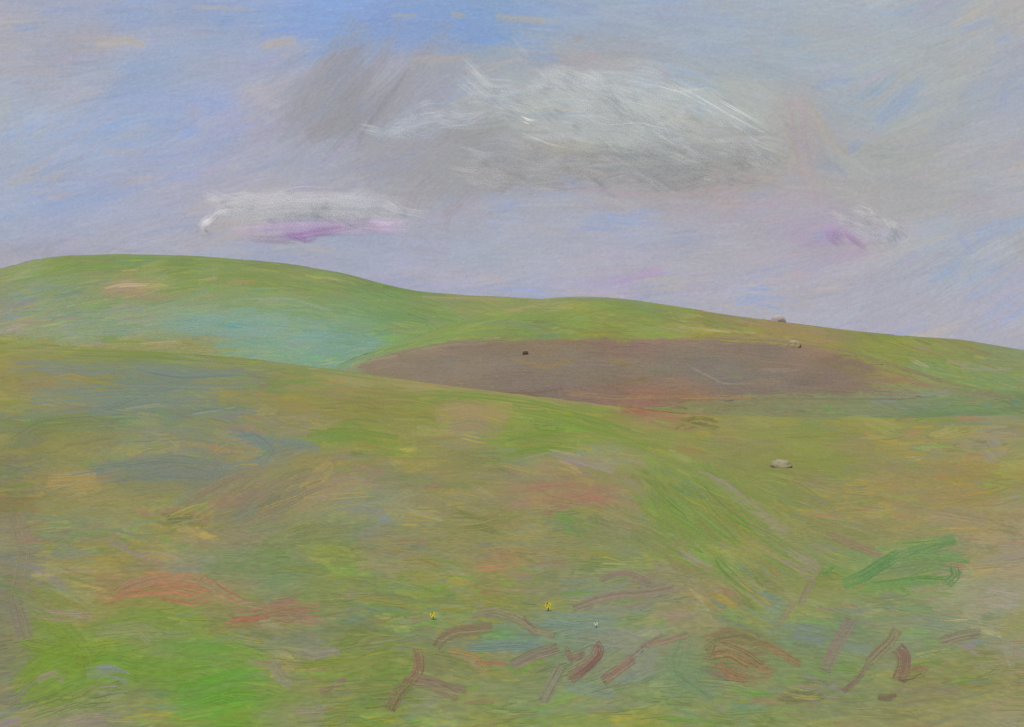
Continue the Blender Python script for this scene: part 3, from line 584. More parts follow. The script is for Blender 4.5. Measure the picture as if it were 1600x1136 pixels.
for pts, w, c, f in [([(530,562),(620,542),(720,520),(790,512)], 9, (122,146,70), .9), ([(640,525),(720,505),(800,490),(850,484)], 8, (120,146,66), .8), ([(780,500),(860,492),(900,484)], 7, (118,146,62), .9), ([(900,492),(980,482),(1060,498)], 8, (124,144,58), .9), ([(720,500),(800,504),(860,512)], 8, (118,138,92), .7),
 ([(760,492),(840,478),(900,484)], 7, (152,150,88), .7), ([(1060,512),(1130,518),(1180,522)], 6, (162,156,104), .7), ([(1110,522),(1200,534)], 7, (146,130,62), .7), ([(1130,498),(1210,508),(1300,522)], 7, (150,128,88), .7), ([(1150,492),(1250,503),(1340,516),(1420,526)], 5, (124,134,66), .7),
 ([(1280,540),(1330,560),(1420,582)], 14, (134,140,58), .7), ([(1420,560),(1450,575)], 5, (160,156,112), .8), ([(1340,545),(1420,552),(1520,566)], 12, (128,140,66), .7), ([(1480,562),(1520,570)], 7, (158,144,108), .7), ([(1500,575),(1580,580)], 9, (144,146,112), .6), ([(1350,628),(1440,618),(1490,610)], 9, (120,134,116), .8), ([(1200,634),(1330,640),(1400,634)], 7, (116,130,88), .7), ([(1500,600),(1600,598)], 20, (118,144,84), .6), ([(860,468),(940,466),(1000,474)], 5, (124,138,92), .8), ([(1400,640),(1500,648),(1590,640)], 9, (110,130,88), .7), ([(970,627),(1010,622),(1060,630)], 7, (118,124,112), .6), ([(1250,546),(1310,552)], 7, (146,112,86), .7)]:
    hand.path(pts, w * 1.1, calm(c, 0.85), fill=f * 1.2, bw=1.5, jit=3.0, ragged=.25)
    sw.path(pts, w, c, fill=f * .3, bw=1.4, jit=3.0, rank=1.0)
for pts, w, c in [([(520,588),(580,562),(680,538),(800,526)], 10, (130,116,92)), ([(1080,527),(1200,531),(1290,542)], 9, (134,120,88)), ([(1300,548),(1400,578),(1500,610),(1560,622)], 16, (132,122,88)), ([(1440,606),(1520,616),(1580,624)], 12, (126,124,92)), ([(1000,630),(1150,626),(1400,626),(1500,620)], 10, (124,120,94))]:
    hand.path(pts, w, c, fill=1.0, bw=1.5, jit=4, ragged=.3); sw.path(pts, w, c, fill=.5, bw=2.0, jit=4, rank=1.0, ragged=.3)
near_map.brush(hand, 0.75)
ground_sheet('hill', np.concatenate([np.linspace(92, 262, 170), np.linspace(265, 328, 12)]), near_col, near_map, M_FAR, 0.006, 5.0, 'long green and ochre ridge with a ploughed field')
tag(lay('grass', sw, 'near', M_SWARD_FAR, lift=0.6, arch=0.08), 'green and ochre growth covering the long ridge round the ploughed field', 'grass', kind='stuff')

sw = Swath()
ang_p = AngleField([(600,560,-12),(750,545,-4),(900,545,0),(1100,545,0),(1250,560,6),(1400,590,14),(700,590,6),(900,600,4),(1150,600,-2),(1350,610,0)])
EARTH = np.array([(6, -2, -6), (-5, 0, 6), (4, -5, 2), (0, 0, 0), (-3, 3, -4), (5, 4, 4)], float)
field_map = Cover(500, 500, 1040, 190, field_col)
for n, L, W, amt, al, f in [(900, (50, 140), (5, 14), 1.0, 0.8, .8), (1200, (30, 90), (3, 9), 1.3, 0.6, .7), (1500, (16, 60), (2, 6), 1.5, 0.5, .8)]:
    sw = Swath(); scatter(sw, n, (510, 510, 1530, 680), field_col, ang_p, lambda u, v: (v > field_top(u) - 4) & (v < field_bot(u) + 8), L, W, EARTH, amt, bw=1.5, fill=f, jit=2.5, curl=.12, spread=.05)
    field_map.brush(sw, al)
sw = Swath(); scatter(sw, 240, (520, 515, 1520, 670), field_col, ang_p, in_field, (24, 70), (5, 12), DABS * 0.7, 1.5, bw=1.5, fill=.9, jit=3.0, curl=.3)
field_map.brush(sw, 0.55)
sw = Swath(); hand = Swath()
in_field2 = lambda u, v: (u > 560) & (u < 1440) & (v > field_top(u) + 4) & (v < field_bot(u) - 4)
scatter(sw, 1100, (530, 516, 1512, 664), field_col, ang_p, in_field2, (20, 80), (3, 8), EARTH, 1.4, bw=1.8, fill=.6, jit=3)
for pts, w, c, f in [([(760,612),(830,614),(880,606)], 8, (114,98,84), .8), ([(860,613),(960,622),(1060,620)], 5, (148,120,86), .7), ([(1060,622),(1130,620),(1190,621)], 5, (152,122,84), .8), ([(640,550),(700,538),(760,534)], 6, (140,124,104), .7), ([(1000,533),(1080,530)], 6, (144,116,100), .7), ([(800,560),(850,575),(900,560)], 5, (138,118,74), .6), ([(950,560),(985,570)], 8, (140,118,76), .7), ([(1080,575),(1130,600),(1180,600)], 3, (140,128,112), .8), ([(560,566),(620,556)], 5, (148,132,112), .6), ([(960,602),(1020,590)], 9, (128,108,76), .6), ([(1380,588),(1450,606)], 7, (142,114,82), .6), ([(1180,580),(1250,578)], 6, (138,124,108), .6)]:
    hand.path(pts, w, c, fill=f * 1.2, bw=1.5, jit=3)
    sw.path(pts, w, c, fill=f * .3, bw=1.4, jit=3)
field_map.brush(hand, 0.75)
# the field itself: a draped sheet with shallow furrows, plus the turned clods on it
nu, nv = 486, 64
uu = np.linspace(537, 1507, nu)
ev = np.linspace(0, 1, nv)
vt, vb = field_top(uu), np.minimum(field_bot(uu), crest_meadow(uu) + 8)
jag = 2.2 * vnoise(uu / 14, uu * 0, 31) + 1.2 * vnoise(uu / 5, uu * 0, 33)
jag2 = 2.0 * vnoise(uu / 17, uu * 0, 35) + 1.2 * vnoise(uu / 6, uu * 0, 36)
VV = (vt + jag)[None] * (1 - ev[:, None]) + (np.maximum(vb, vt + 1) + jag2)[None] * ev[:, None]
UU = np.repeat(uu[None], nv, 0)
az, r = drop('near', UU.ravel(), VV.ravel())
x, y = r * np.sin(az), r * np.cos(az)
rim = np.clip(np.minimum(np.minimum(ev, 1 - ev)[:, None] * 9, np.minimum(uu - 537, 1507 - uu)[None] / 60), 0, 1).ravel()
lip = np.ones((nv, nu)); lip[0] = lip[-1] = 0; lip[:, 0] = lip[:, -1] = 0       # the outer row is tucked under the turf
z = ground_z(x, y) + 0.03 * lip.ravel() - 0.06 * (1 - lip.ravel()) + rim * (0.03 + 0.02 * np.sin(r * 2.1))
# grass creeps in over the rim and the worn right-hand end
dv = np.minimum(VV - (vt + jag)[None], (np.maximum(vb, vt + 1) + jag2)[None] - VV)
k_in = np.clip((dv + 3 * vnoise(UU / 22, VV / 5, 51)) / 9.0, 0, 1) * np.clip((1500 - UU + 60 * vnoise(UU / 40, VV / 7, 52)) / 190.0, 0.0, 1) * np.clip((UU - 540) / 40.0, 0, 1)
k_in = sstep(k_in).ravel()[:, None]
f_rgb = field_map(UU.ravel(), VV.ravel()) * k_in + near_map(UU.ravel(), VV.ravel()) * (1 - k_in)
fs = build_mesh('ploughed_field', np.stack([x, y, z], -1), grid_faces(nv, nu), lin(earthy(f_rgb)) * KG * 1.04, M_SOIL, smooth=True)
tag(fs, 'brown ploughed field lying across the ridge', kind='structure')
cl = lay('soil_clods', sw, 'near', M_CLOD, lift=0.8, parent=fs, gain=1.0, raised=0.04)
cl['kind'] = 'stuff'

# ---- far hill
ang_f = AngleField([(60,420,-14),(200,410,-4),(400,420,4),(600,450,16),(100,470,-14),(250,470,-10),(400,470,0),(520,480,18),(600,500,22),(100,510,-6),(300,510,-3),(420,510,6),(520,530,-8),(600,530,-14),(680,490,14),(60,540,2),(300,540,2)])
sw = Swath()
in_f = lambda u, v: (v > crest_far(u) - 1) & (v < np.minimum(crest_meadow(u), crest_near(u)) + 6)
all_f = lambda u, v: (v > crest_far(u) - 2) & (v < np.minimum(crest_meadow(u), crest_near(u)) + 20)
far_map = Cover(-220, 380, 2040, 300, far_col)
for n, L, W, amt, al, f in [(1300, (60, 150), (8, 20), 0.7, 0.8, .8), (1800, (40, 110), (5, 13), 0.9, 0.6, .7), (2400, (20, 70), (2, 7), 1.2, 0.5, .8)]:
    sw = Swath(); scatter(sw, n, (-200, 386, 1000, 640), far_col, ang_f, all_f, L, W, GREENS, amt, bw=1.5, fill=f, jit=3.0, curl=.2)
    far_map.brush(sw, al)
sw = Swath(); scatter(sw, 360, (-160, 390, 900, 600), far_col, ang_f, all_f, (30, 80), (6, 14), DABS, 1.6, bw=1.5, fill=.9, jit=3.0, curl=.4)
far_map.brush(sw, 0.7)
sw = Swath(); hand = Swath()
scatter(sw, 1100, (-120, 392, 860, 600), far_col, ang_f, in_f, (20, 70), (3, 9), GREENS, 1.3, bw=2.0, fill=.6)
TQ = (124,154,140)
for pts, w, c, f in [([(-20,532),(120,534),(250,542),(400,556),(520,572)], 14, (130,144,92), .7), ([(-20,540),(200,546),(400,562)], 8, (132,142,84), .7), ([(10,498),(140,494),(280,482)], 26, (130,148,122), .6), ([(40,520),(180,516),(320,505)], 24, (130,150,124), .6), ([(60,410),(180,402),(300,404),(440,416)], 9, (118,140,72), .8), ([(20,440),(100,420),(220,414)], 10, (116,142,76), .7), ([(280,440),(380,432),(480,446)], 11, (120,140,70), .7), ([(430,440),(540,448),(600,462),(640,476)], 10, (112,142,82), .7), ([(520,478),(580,492),(620,500)], 12, (112,146,90), .6),
 ([(250,512),(330,498),(400,486)], 11, TQ, .9), ([(290,520),(360,518),(430,522)], 10, TQ, .8), ([(380,500),(440,492),(452,512),(430,516)], 9, TQ, .9), ([(335,540),(370,538),(430,530)], 7, (108,154,142), .9), ([(430,540),(490,524),(550,530)], 14, (116,154,142), .9), ([(480,548),(540,540),(600,530)], 10, (118,152,130), .8), ([(350,508),(380,512)], 5, (96,152,146), .9), ([(360,482),(400,484)], 7, (118,154,138), .8),
 ([(120,500),(220,484),(340,476)], 8, (136,152,122), .7), ([(100,520),(200,512),(300,520)], 7, (140,146,118), .7), ([(60,500),(150,490),(240,478)], 8, (126,146,120), .6), ([(360,470),(460,470),(520,490),(530,508)], 9, (136,154,116), .7), ([(150,560),(100,545),(20,540)], 7, (112,138,44), .8), ([(220,540),(280,536)], 9, (158,146,100), .7), ([(10,462),(60,452),(120,444)], 6, (124,140,128), .6), ([(80,465),(130,455)], 5, (114,134,118), .7), ([(190,422),(215,420)], 4, (158,152,100), .8), ([(310,440),(340,433)], 4, (156,156,116), .9), ([(355,440),(400,438)], 8, (150,142,82), .6), ([(10,515),(40,505)], 7, (160,146,120), .6), ([(600,448),(640,455),(700,464)], 4, (116,140,80), .8), ([(660,464),(740,466),(800,470)], 4, (158,146,100), .6), ([(160,462),(220,466),(300,462)], 7, (144,134,92), .6)]:
    hand.path(pts, w * 1.1, calm(c, 0.85), fill=f * 1.2, bw=1.5, jit=3.0, ragged=.25)
    if c not in ((130,144,92), (132,142,84)): sw.path(pts, w, c, fill=f * .3, bw=1.4, jit=3.0, rank=1.0)
far_map.brush(hand, 0.7)
ground_sheet('hill', np.concatenate([np.linspace(328, 604, 170), np.geomspace(612, R_END, 40)]), far_col, far_map, M_FAR, 0.015, 9.0, 'rounded green hill with a blue green flank')
tag(lay('grass', sw, 'far', M_SWARD_FAR, lift=0.6, arch=0.08), 'green and blue green growth covering the rounded hill', 'grass', kind='stuff')

sky_calm = lambda u, v: calm(sky_col(u, v), 0.84)
# ------------------------------------------------------------------ sky: a ring of thin broken cloud with blue showing through, open overhead
sky_map = Cover(-220, -220, 2040, 860, lambda u, v: sky_calm(u, np.maximum(v, -10)))
ang_s = AngleField([(100,50,0),(300,60,-4),(500,40,-2),(700,40,0),(900,50,4),(1100,60,0),(1300,60,-6),(1500,50,-24),(1560,100,-30),(540,120,-54),(620,140,-50),(480,200,-40),(300,170,-14),(120,220,-22),(60,300,-10),(250,300,-10),
 (450,320,-6),(600,330,14),(760,150,-10),(900,140,12),(1000,170,18),(1100,200,24),(1200,170,30),(850,250,14),(1000,280,10),(1150,270,-14),(1250,200,80),(1400,150,-42),(1450,250,-12),(1300,340,-10),(700,280,-48),(800,350,-4),(1000,400,-6),(1300,420,-22),(1500,430,-30),(1200,480,0),(900,430,0)])
everywhere = lambda u, v: np.ones(u.shape, bool)
for n, L, W, amt, al, f in [(1300, (70, 170), (18, 44), 1.2, 0.8, .9), (800, (50, 130), (14, 36), 1.7, 0.7, 1.), (900, (30, 90), (8, 22), 1.7, 0.55, 1.), (900, (20, 70), (3, 9), 1.8, 0.4, .8)]:
    sw = Swath(); scatter(sw, n, (-180, -180, 1780, 600), sky_calm, ang_s, everywhere, L, W, SKIES, amt, bw=1.6, fill=f, jit=3.0)
    sky_map.brush(sw, al)
TN = (192,174,150)
for al, strokes in ((0.45, [
 ([(560,250),(640,245),(740,250)], 50, (158,158,164), .5), ([(600,290),(680,285),(760,280)], 36, (160,158,164), .5), ([(1100,215),(1180,225),(1230,250)], 44, (158,158,163), .5), ([(820,130),(900,118),(1000,112)], 46, (174,177,182), .5), ([(840,185),(960,180),(1080,205)], 70, (177,181,184), .6), ([(720,225),(800,225),(860,245)], 50, (154,153,157), .5), ([(800,262),(900,258),(1000,268)], 46, (152,151,153), .6), ([(960,280),(1060,278),(1160,258)], 44, (152,151,154), .6), ([(1080,250),(1150,240),(1200,232)], 40, (152,151,155), .6),
 ([(130,165),(220,150),(320,160)], 50, (148,168,204), .4), ([(60,215),(160,205),(280,205)], 46, (152,170,204), .4), ([(40,320),(120,310),(200,296)], 30, (148,168,204), .4), ([(250,60),(330,60),(420,70)], 50, (148,168,204), .4), ([(180,250),(260,250),(340,235)], 40, (154,168,202), .4), ([(10,150),(20,230),(20,320)], 40, (160,174,196), .4),
 ([(380,30),(460,24),(540,30)], 22, (130,164,218), .8), ([(470,50),(540,46)], 26, (126,162,220), .8), ([(580,52),(660,48),(690,60)], 22, (124,160,218), .8), ([(720,60),(800,52)], 18, (120,156,214), .8), ([(730,20),(760,70)], 24, (126,158,214), .6), ([(800,40),(880,46)], 12, (134,160,206), .6), ([(60,18),(130,14)], 10, (140,164,212), .7), ([(20,45),(60,40)], 12, (138,164,214), .6), ([(290,22),(350,26),(400,20)], 12, (146,166,204), .6),
 ([(150,66),(200,60),(225,70)], 18, TN, .6), ([(410,74),(440,66),(462,66)], 14, (194,174,150), .9), ([(300,10),(400,14)], 8, (184,172,158), .6), ([(610,24),(650,24)], 6, (192,170,126), .8), ([(705,22),(728,25)], 6, (194,168,120), .8), ([(775,26),(820,30),(870,34)], 9, (190,170,132), .9), ([(640,92),(690,94),(740,88)], 9, (180,168,150), .7),
 ([(200,110),(240,104),(290,108)], 14, (144,166,206), .7), ([(160,160),(200,148),(260,146)], 18, (146,168,210), .6), ([(230,195),(270,186)], 12, (136,164,216), .8), ([(320,160),(350,165)], 12, (138,162,212), .7), ([(290,170),(310,180)], 20, (172,166,186), .6), ([(170,226),(205,226)], 9, (136,164,214), .8), ([(160,235),(220,240)], 9, (182,168,172), .6), ([(300,240),(340,226),(380,206)], 12, (144,164,208), .6), ([(20,260),(60,248),(85,232)], 10, (144,168,208), .7), ([(30,270),(60,256),(85,235)], 12, (180,168,170), .6), ([(40,290),(90,262),(110,240)], 12, (146,168,206), .6),
 ([(50,325),(110,318),(180,306),(225,290)], 9, (138,164,214), .9), ([(70,308),(110,304)], 8, (180,164,168), .7), ([(60,352),(110,358),(160,356)], 6, (146,166,206), .6), ([(180,290),(215,278)], 9, (178,166,176), .5), ([(380,130),(420,160),(435,165)], 16, (178,174,188), .8), ([(430,250),(520,256)], 8, (154,164,184), .6),
 ([(560,30),(530,80),(480,150),(470,190)], 44, (152,150,156), .7), ([(620,30),(590,90),(540,160),(500,210)], 34, (154,152,158), .6), ([(700,30),(660,90),(600,170),(560,230)], 22, (154,152,158), .7), ([(640,110),(600,160),(560,220)], 10, (138,134,138), .6), ([(560,170),(520,200),(480,210)], 30, (150,148,152), .6), ([(590,215),(650,190),(690,186)], 12, (172,178,192), .8), ([(800,56),(825,85)], 5, (180,180,186), .7), ([(870,92),(900,98),(930,86)], 12, (176,158,160), .6), ([(1030,112),(1045,118)], 8, (186,162,168), .6), ([(895,62),(910,58)], 7, (170,150,138), .7),
 ([(740,290),(700,330),(690,360)], 16, (158,154,166), .5), ([(690,270),(650,300),(640,330)], 22, (158,154,158), .7), ([(800,280),(780,300)], 12, (152,148,152), .7), ([(860,286),(920,292),(980,302)], 9, (178,158,170), .9), ([(960,300),(1030,306),(1100,300),(1140,292)], 8, (176,154,162), .9), ([(1100,300),(1150,290),(1190,272)], 9, (172,152,158), .7), ([(900,300),(940,296)], 8, (184,162,174), .8), ([(935,290),(960,306)], 6, (142,142,170), .8), ([(780,262),(830,280),(880,288)], 12, (146,140,144), .7),
 ([(1245,155),(1250,200),(1258,260),(1270,320)], 26, (178,160,166), .7), ([(1240,150),(1255,175)], 10, (188,164,168), .8), ([(1265,200),(1275,250)], 10, (176,166,170), .6), ([(1110,350),(1180,320),(1240,310)], 22, (176,162,178), .5), ([(1440,125),(1400,165),(1370,190)], 18, (142,164,202), .8), ([(1270,140),(1300,125),(1330,120)], 10, (142,164,204), .8), ([(1325,235),(1345,225)], 16, (146,160,196), .7), ([(1080,70),(1130,80),(1180,74)], 20, (154,168,200), .6), ([(1170,60),(1190,100)], 14, (168,168,172), .5),
 ([(1490,40),(1520,20),(1550,12)], 8, (190,176,160), .6), ([(1500,50),(1560,28)], 9, (152,166,200), .6), ([(1570,130),(1565,170)], 12, (150,164,204), .6), ([(1545,245),(1590,215)], 10, (186,172,168), .6), ([(1500,265),(1560,240)], 8, (154,162,192), .5), ([(1470,235),(1515,228)], 10, (180,170,178), .6), ([(1500,370),(1520,395)], 10, (150,166,204), .7), ([(1490,420),(1500,440)], 16, (154,168,204), .6),
 ([(955,440),(1000,430),(1040,424)], 10, (186,150,196), .8), ([(1000,425),(1040,416)], 5, (188,140,198), .7), ([(1240,420),(1300,405),(1350,395)], 16, (178,158,186), .5), ([(1200,440),(1320,430)], 18, (174,164,190), .4), ([(1335,395),(1355,385)], 6, (168,144,182), .7), ([(740,430),(790,440)], 12, (184,168,178), .5), ([(80,385),(70,400)], 14, (158,158,172), .7), ([(560,400),(640,385)], 10, (158,168,194), .5), ([(900,345),(960,360),(1000,380)], 20, (160,168,196), .5)]),):
    sw = Swath()
    for pts, w, c, f in strokes: sw.path(pts, w, calm(c, 0.75), bw=1.5, fill=f * 1.3, jit=3.0, ragged=.3)
    sky_map.brush(sw, al)
fine = rng.normal(0, 2.6, sky_map.img.shape[:2] + (1,)); fine = 0.5 * (fine + np.roll(fine, 1, 1)) + 0.5 * np.roll(fine, 2, 1)
sky_map.img = sky_map.img + fine

R_SKY = 3000.0
du = np.concatenate([np.arange(-100, 1701, 2.0)])
azs = np.concatenate([np.arctan((du - CU) / F)])
rest = np.linspace(azs[-1], azs[0] + 2 * math.pi, 240)[1:-1]
azs = np.concatenate([azs, rest, [azs[0] + 2 * math.pi]])
tans = np.concatenate([[-0.06], (CV - np.arange(580, -61, -2.0)) / F, np.tan(np.linspace(math.atan((CV + 62) / F), math.radians(50), 40))[1:]])
A, T = np.meshgrid(azs, tans)
Aw = (A + math.pi) % (2 * math.pi) - math.pi
ahead = np.abs(Aw) < 1.0
uS = np.where(ahead, CU + F * np.tan(np.clip(Aw, -1, 1)), 9999)
elt = T * np.where(ahead, np.cos(np.clip(Aw, -1, 1)), 0.75)      # rows follow level lines in front of the viewer
vS = CV - F * T
xx, yy = sky_map.at(uS, vS)
inside = sstep((np.minimum(np.minimum(uS + 220, 1820 - uS), vS + 220)) / 110.0) * (uS < 9000)
X, Y = np.sin(Aw), np.cos(Aw)
mean = np.array([164, 168, 188.0])
out = mean + 7 * (vnoise(X * 6 + 20, Y * 6 + T * 9, 41) + 0.6 * vnoise(X * 17, Y * 17 + T * 30, 42))[..., None] * np.array([1.0, 0.3, -1.0])
cS = sky_map.img[yy, xx] * inside[..., None] + out * (1 - inside[..., None])
horiz = np.where(ahead, 1.0, 1.0)
P = np.stack([R_SKY * X, R_SKY * Y, EYE + R_SKY * elt], -1)
sky = build_mesh('sky', P.reshape(-1, 3), grid_faces(len(tans), len(azs)), lin(cS.reshape(-1, 3)), M_SKY, smooth=True)
tag(sky, 'pale lilac and blue sky veiled with thin broken cloud', kind='structure')

# ------------------------------------------------------------------ clouds that stand clear of the veil: wisps through a depth of air
KC = 1.2
def cloud_part(name, strokes, dist, depth, parent, gain=1.0, dens=1.3):
    sw = Swath()
    for pts, w, c, f in strokes:
        if w > 6:
            sw.path(pts, w * 1.5, c, bw=w * 0.45, fill=f * 1.6 * dens, jit=2.0, ragged=.35, seg=9, alpha=0.19)
            sw.path(pts, w * 1.1, c, bw=3.0, fill=f * 1.1 * dens, jit=2.5, ragged=.35, seg=9, alpha=0.16)
        else: sw.path(pts, w, c, bw=2.0, fill=f * 1.3, jit=3.0, ragged=.3, seg=9, alpha=0.95)
    V, Fc, Cc, Av, base = [], [], [], [], 0
    for p, w, c, l, al in sw.arrays():
        n, k = p.shape[:2]
        e, s = ribbon_edges(p, w)
        d = dist + rng.uniform(-0.5, 0.5, n)[:, None, None] * depth - depth * 0.3 * np.sin(np.pi * s)[None, :, None] * np.ones((n, k, 3))
        x = (e[..., 0] - CU) / F * d; z = EYE + (CV - e[..., 1]) / F * d
        low = (e[..., 1] - e[..., 1].mean(2, keepdims=True)) / (w[:, None, None] + 1e-6)   # wisps lean back: the upper edge lies deeper
        d = d - low * 0.7 * w[:, None, None] * dist / F
        V.append(np.stack([x, d, z], -1).reshape(-1, 3))
        Fc.append(strip_faces(n, k, base)); Cc.append(np.repeat(np.clip(lin(c) * KC * gain, 0, 0.97), 3 * k, 0)); Av.append(strip_cover(al, s, True)); base += n * k * 3
    V, Fc, Cc, Av = np.concatenate(V), np.concatenate(Fc), np.concatenate(Cc), np.concatenate(Av)
    fn = np.cross(V[Fc[:, 1]] - V[Fc[:, 0]], V[Fc[:, 3]] - V[Fc[:, 0]])
    Fc[fn[:, 1] > 0] = Fc[fn[:, 1] > 0][:, ::-1]
    return build_mesh(name, V - np.array(parent.location), Fc, Cc, M_CLOUD, parent, smooth=True, cover=Av)

def mottle(n, cu, cv, ru, rv, tilt, colours, length, width):
    """short strokes through an oval, for the patchy body of a cloud"""
    out = []
    for q in range(n):
        a = rng.uniform(0, 2 * math.pi); r = math.sqrt(rng.uniform(0, 1)) ** 1.15
        x, y = r * ru * math.cos(a), r * rv * math.sin(a)
        u, v = cu + x * math.cos(tilt) - y * math.sin(tilt), cv + x * math.sin(tilt) + y * math.cos(tilt)
        L = rng.uniform(*length); t = tilt + rng.normal(0.18, 0.25)
        p = [(u - L / 2 * math.cos(t), v - L / 2 * math.sin(t)), (u, v + rng.normal(0, 3)), (u + L / 2 * math.cos(t), v + L / 2 * math.sin(t))]
        out.append((p, rng.uniform(*width), colours[rng.integers(0, len(colours))], rng.uniform(0.4, 0.8)))
    return out

def air(u, v, d): return ((u - CU) / F * d, d, EYE + (CV - v) / F * d)
def cloud(label, u, v, d):
    e = bpy.data.objects.new('cloud', None); COL.objects.link(e); e.location = air(u, v, d)
    return tag(e, label, 'cloud')

c1 = cloud('small long white cloud with a pink violet underside above the rounded hill', 480, 372, 1700)
cloud_part('cloud_top', [([(318,360),(330,335),(380,315),(450,312)], 16, (186,184,190), .8), ([(350,345),(430,325),(540,325),(640,345)], 24, (180,180,186), .9), ([(335,348),(400,328),(500,326),(610,342)], 30, (180,182,186), .8), ([(330,340),(400,312),(520,306),(600,316)], 10, (186,180,186), .5), ([(420,318),(520,305),(620,310),(680,340),(692,358)], 10, (178,172,178), .5), ([(340,348),(420,334),(500,336)], 14, (190,190,194), .7), ([(500,340),(580,332),(660,350)], 12, (182,180,184), .7), *mottle(34, 500, 328, 175, 26, 0.02, [(184,184,190),(178,178,184),(190,188,194)], (30, 100), (5, 14)), ([(420,300),(470,290),(560,292)], 6, (178,172,180), .4)], 1700, 90, c1, 1.0, 1.8)
cloud_part('bright_edge', [([(336,338),(318,350),(318,362),(332,372)], 11, (206,202,208), 1.), ([(326,346),(340,334),(362,328)], 9, (200,198,204), .9), ([(330,344),(355,330),(380,328)], 5, (200,196,202), .9)], 1690, 30, c1, 1.05, 4.0)
cloud_part('underside', [([(350,364),(430,358),(520,356),(640,354)], 17, (192,168,200), .8), ([(420,374),(480,366),(560,352)], 9, (190,160,202), .9), ([(440,362),(480,376),(500,368)], 7, (188,154,202), .9), ([(360,370),(420,374),(470,376)], 8, (178,158,178), .8), ([(560,352),(600,355),(640,353)], 13, (192,172,198), .9), ([(630,348),(638,352)], 4, (188,140,176), .9)], 1690, 40, c1, 1.22, 3.5)

c2 = cloud('largest cloud, grey white and streaked by wind, high in the middle of the sky', 1000, 200, 2100)
cloud_part('cloud_top', [([(815,172),(900,165),(980,185),(1065,228)], 32, (180,184,186), .7), ([(850,138),(950,126),(1050,150),(1130,195)], 36, (178,182,186), .6), ([(960,108),(1060,124),(1140,165),(1205,212)], 28, (178,182,186), .5), ([(890,205),(980,215),(1070,246)], 30, (180,184,184), .7), ([(830,195),(900,220),(980,236),(1040,242)], 16, (180,182,182), .6), ([(770,160),(850,142),(920,132)], 22, (172,174,182), .5), ([(1000,180),(1080,215),(1140,238)], 24, (176,180,184), .6)] + mottle(75, 985, 180, 245, 72, 0.2, [(184,187,188),(174,177,181),(190,192,193),(178,181,186)], (40, 110), (8, 20)), 2100, 160, c2)
cloud_part('windblown_streaks', [([(1030,120),(1090,150),(1150,185),(1205,212)], 4, (202,206,206), .9), ([(1120,155),(1165,180),(1208,205)], 3, (204,206,206), .9), ([(1010,130),(1060,142),(1120,172)], 4, (196,200,202), .7), ([(1020,205),(1050,222),(1070,240)], 4, (204,206,206), .9), ([(812,182),(830,188),(842,188)], 4, (206,206,206), 1.), ([(815,188),(835,196)], 3, (204,204,204), .8), ([(876,218),(880,210)], 4, (204,204,204), 1.), ([(805,204),(860,226),(920,236)], 3, (192,194,194), .8), ([(920,150),(1000,160),(1060,185)], 4, (190,194,196), .6), ([(930,195),(1000,190),(1060,205)], 4, (190,194,194), .6)], 2040, 60, c2, 1.06)
cloud_part('underside', [([(720,230),(780,215),(840,240),(900,250)], 24, (152,150,154), .55), ([(780,265),(860,260),(940,262)], 20, (150,148,150), .5), ([(900,270),(980,262),(1060,275)], 18, (152,152,154), .5), ([(1000,285),(1080,275),(1150,262),(1195,240)], 18, (152,150,152), .5), ([(1130,240),(1170,226),(1195,232)], 18, (146,144,150), .6), ([(960,285),(1030,290),(1090,288)], 10, (148,146,150), .5)] + mottle(70, 985, 258, 285, 36, -0.02, [(152,151,154),(160,158,160),(147,146,149),(156,154,160)], (40, 110), (8, 20)), 2110, 140, c2, 1.3)

c3 = cloud('small bluish white cloud left of the largest cloud, under the grey streaks', 660, 205, 2000)
cloud_part('cloud_top', [([(590,215),(630,192),(680,180),(720,186)], 16, (172,178,190), .7), ([(640,175),(670,162),(690,170)], 12, (172,178,190), .6), ([(660,200),(720,192),(780,184)], 10, (170,174,186), .6), *mottle(20, 670, 192, 90, 24, -0.2, [(174,180,192),(168,174,188),(180,184,192)], (30, 80), (6, 14)), ([(588,222),(610,205)], 10, (168,176,190), .7), ([(640,205),(690,205)], 10, (168,172,184), .5)], 2000, 80, c3)

c4 = cloud('small white cloud with a mauve left edge above the right end of the ridge', 1345, 360, 1800)
cloud_part('cloud_top', [([(1318,332),(1350,345),(1390,368),(1412,378)], 16, (176,176,182), .7), ([(1330,350),(1370,370),(1400,382)], 10, (180,180,184), .7), ([(1340,332),(1370,330)], 8, (178,176,180), .6), *mottle(18, 1365, 352, 60, 22, 0.4, [(176,176,182),(182,182,186)], (24, 60), (5, 12)), ([(1380,350),(1410,352)], 8, (176,174,180), .5)], 1800, 60, c4)
cloud_part('mauve_edge', [([(1296,345),(1300,365),(1320,378)], 16, (176,146,186), .8), ([(1310,350),(1330,372),(1355,388)], 8, (172,142,184), .8), ([(1280,372),(1310,372)], 10, (172,154,186), .6)], 1795, 50, c4, 1.0, 2.5)

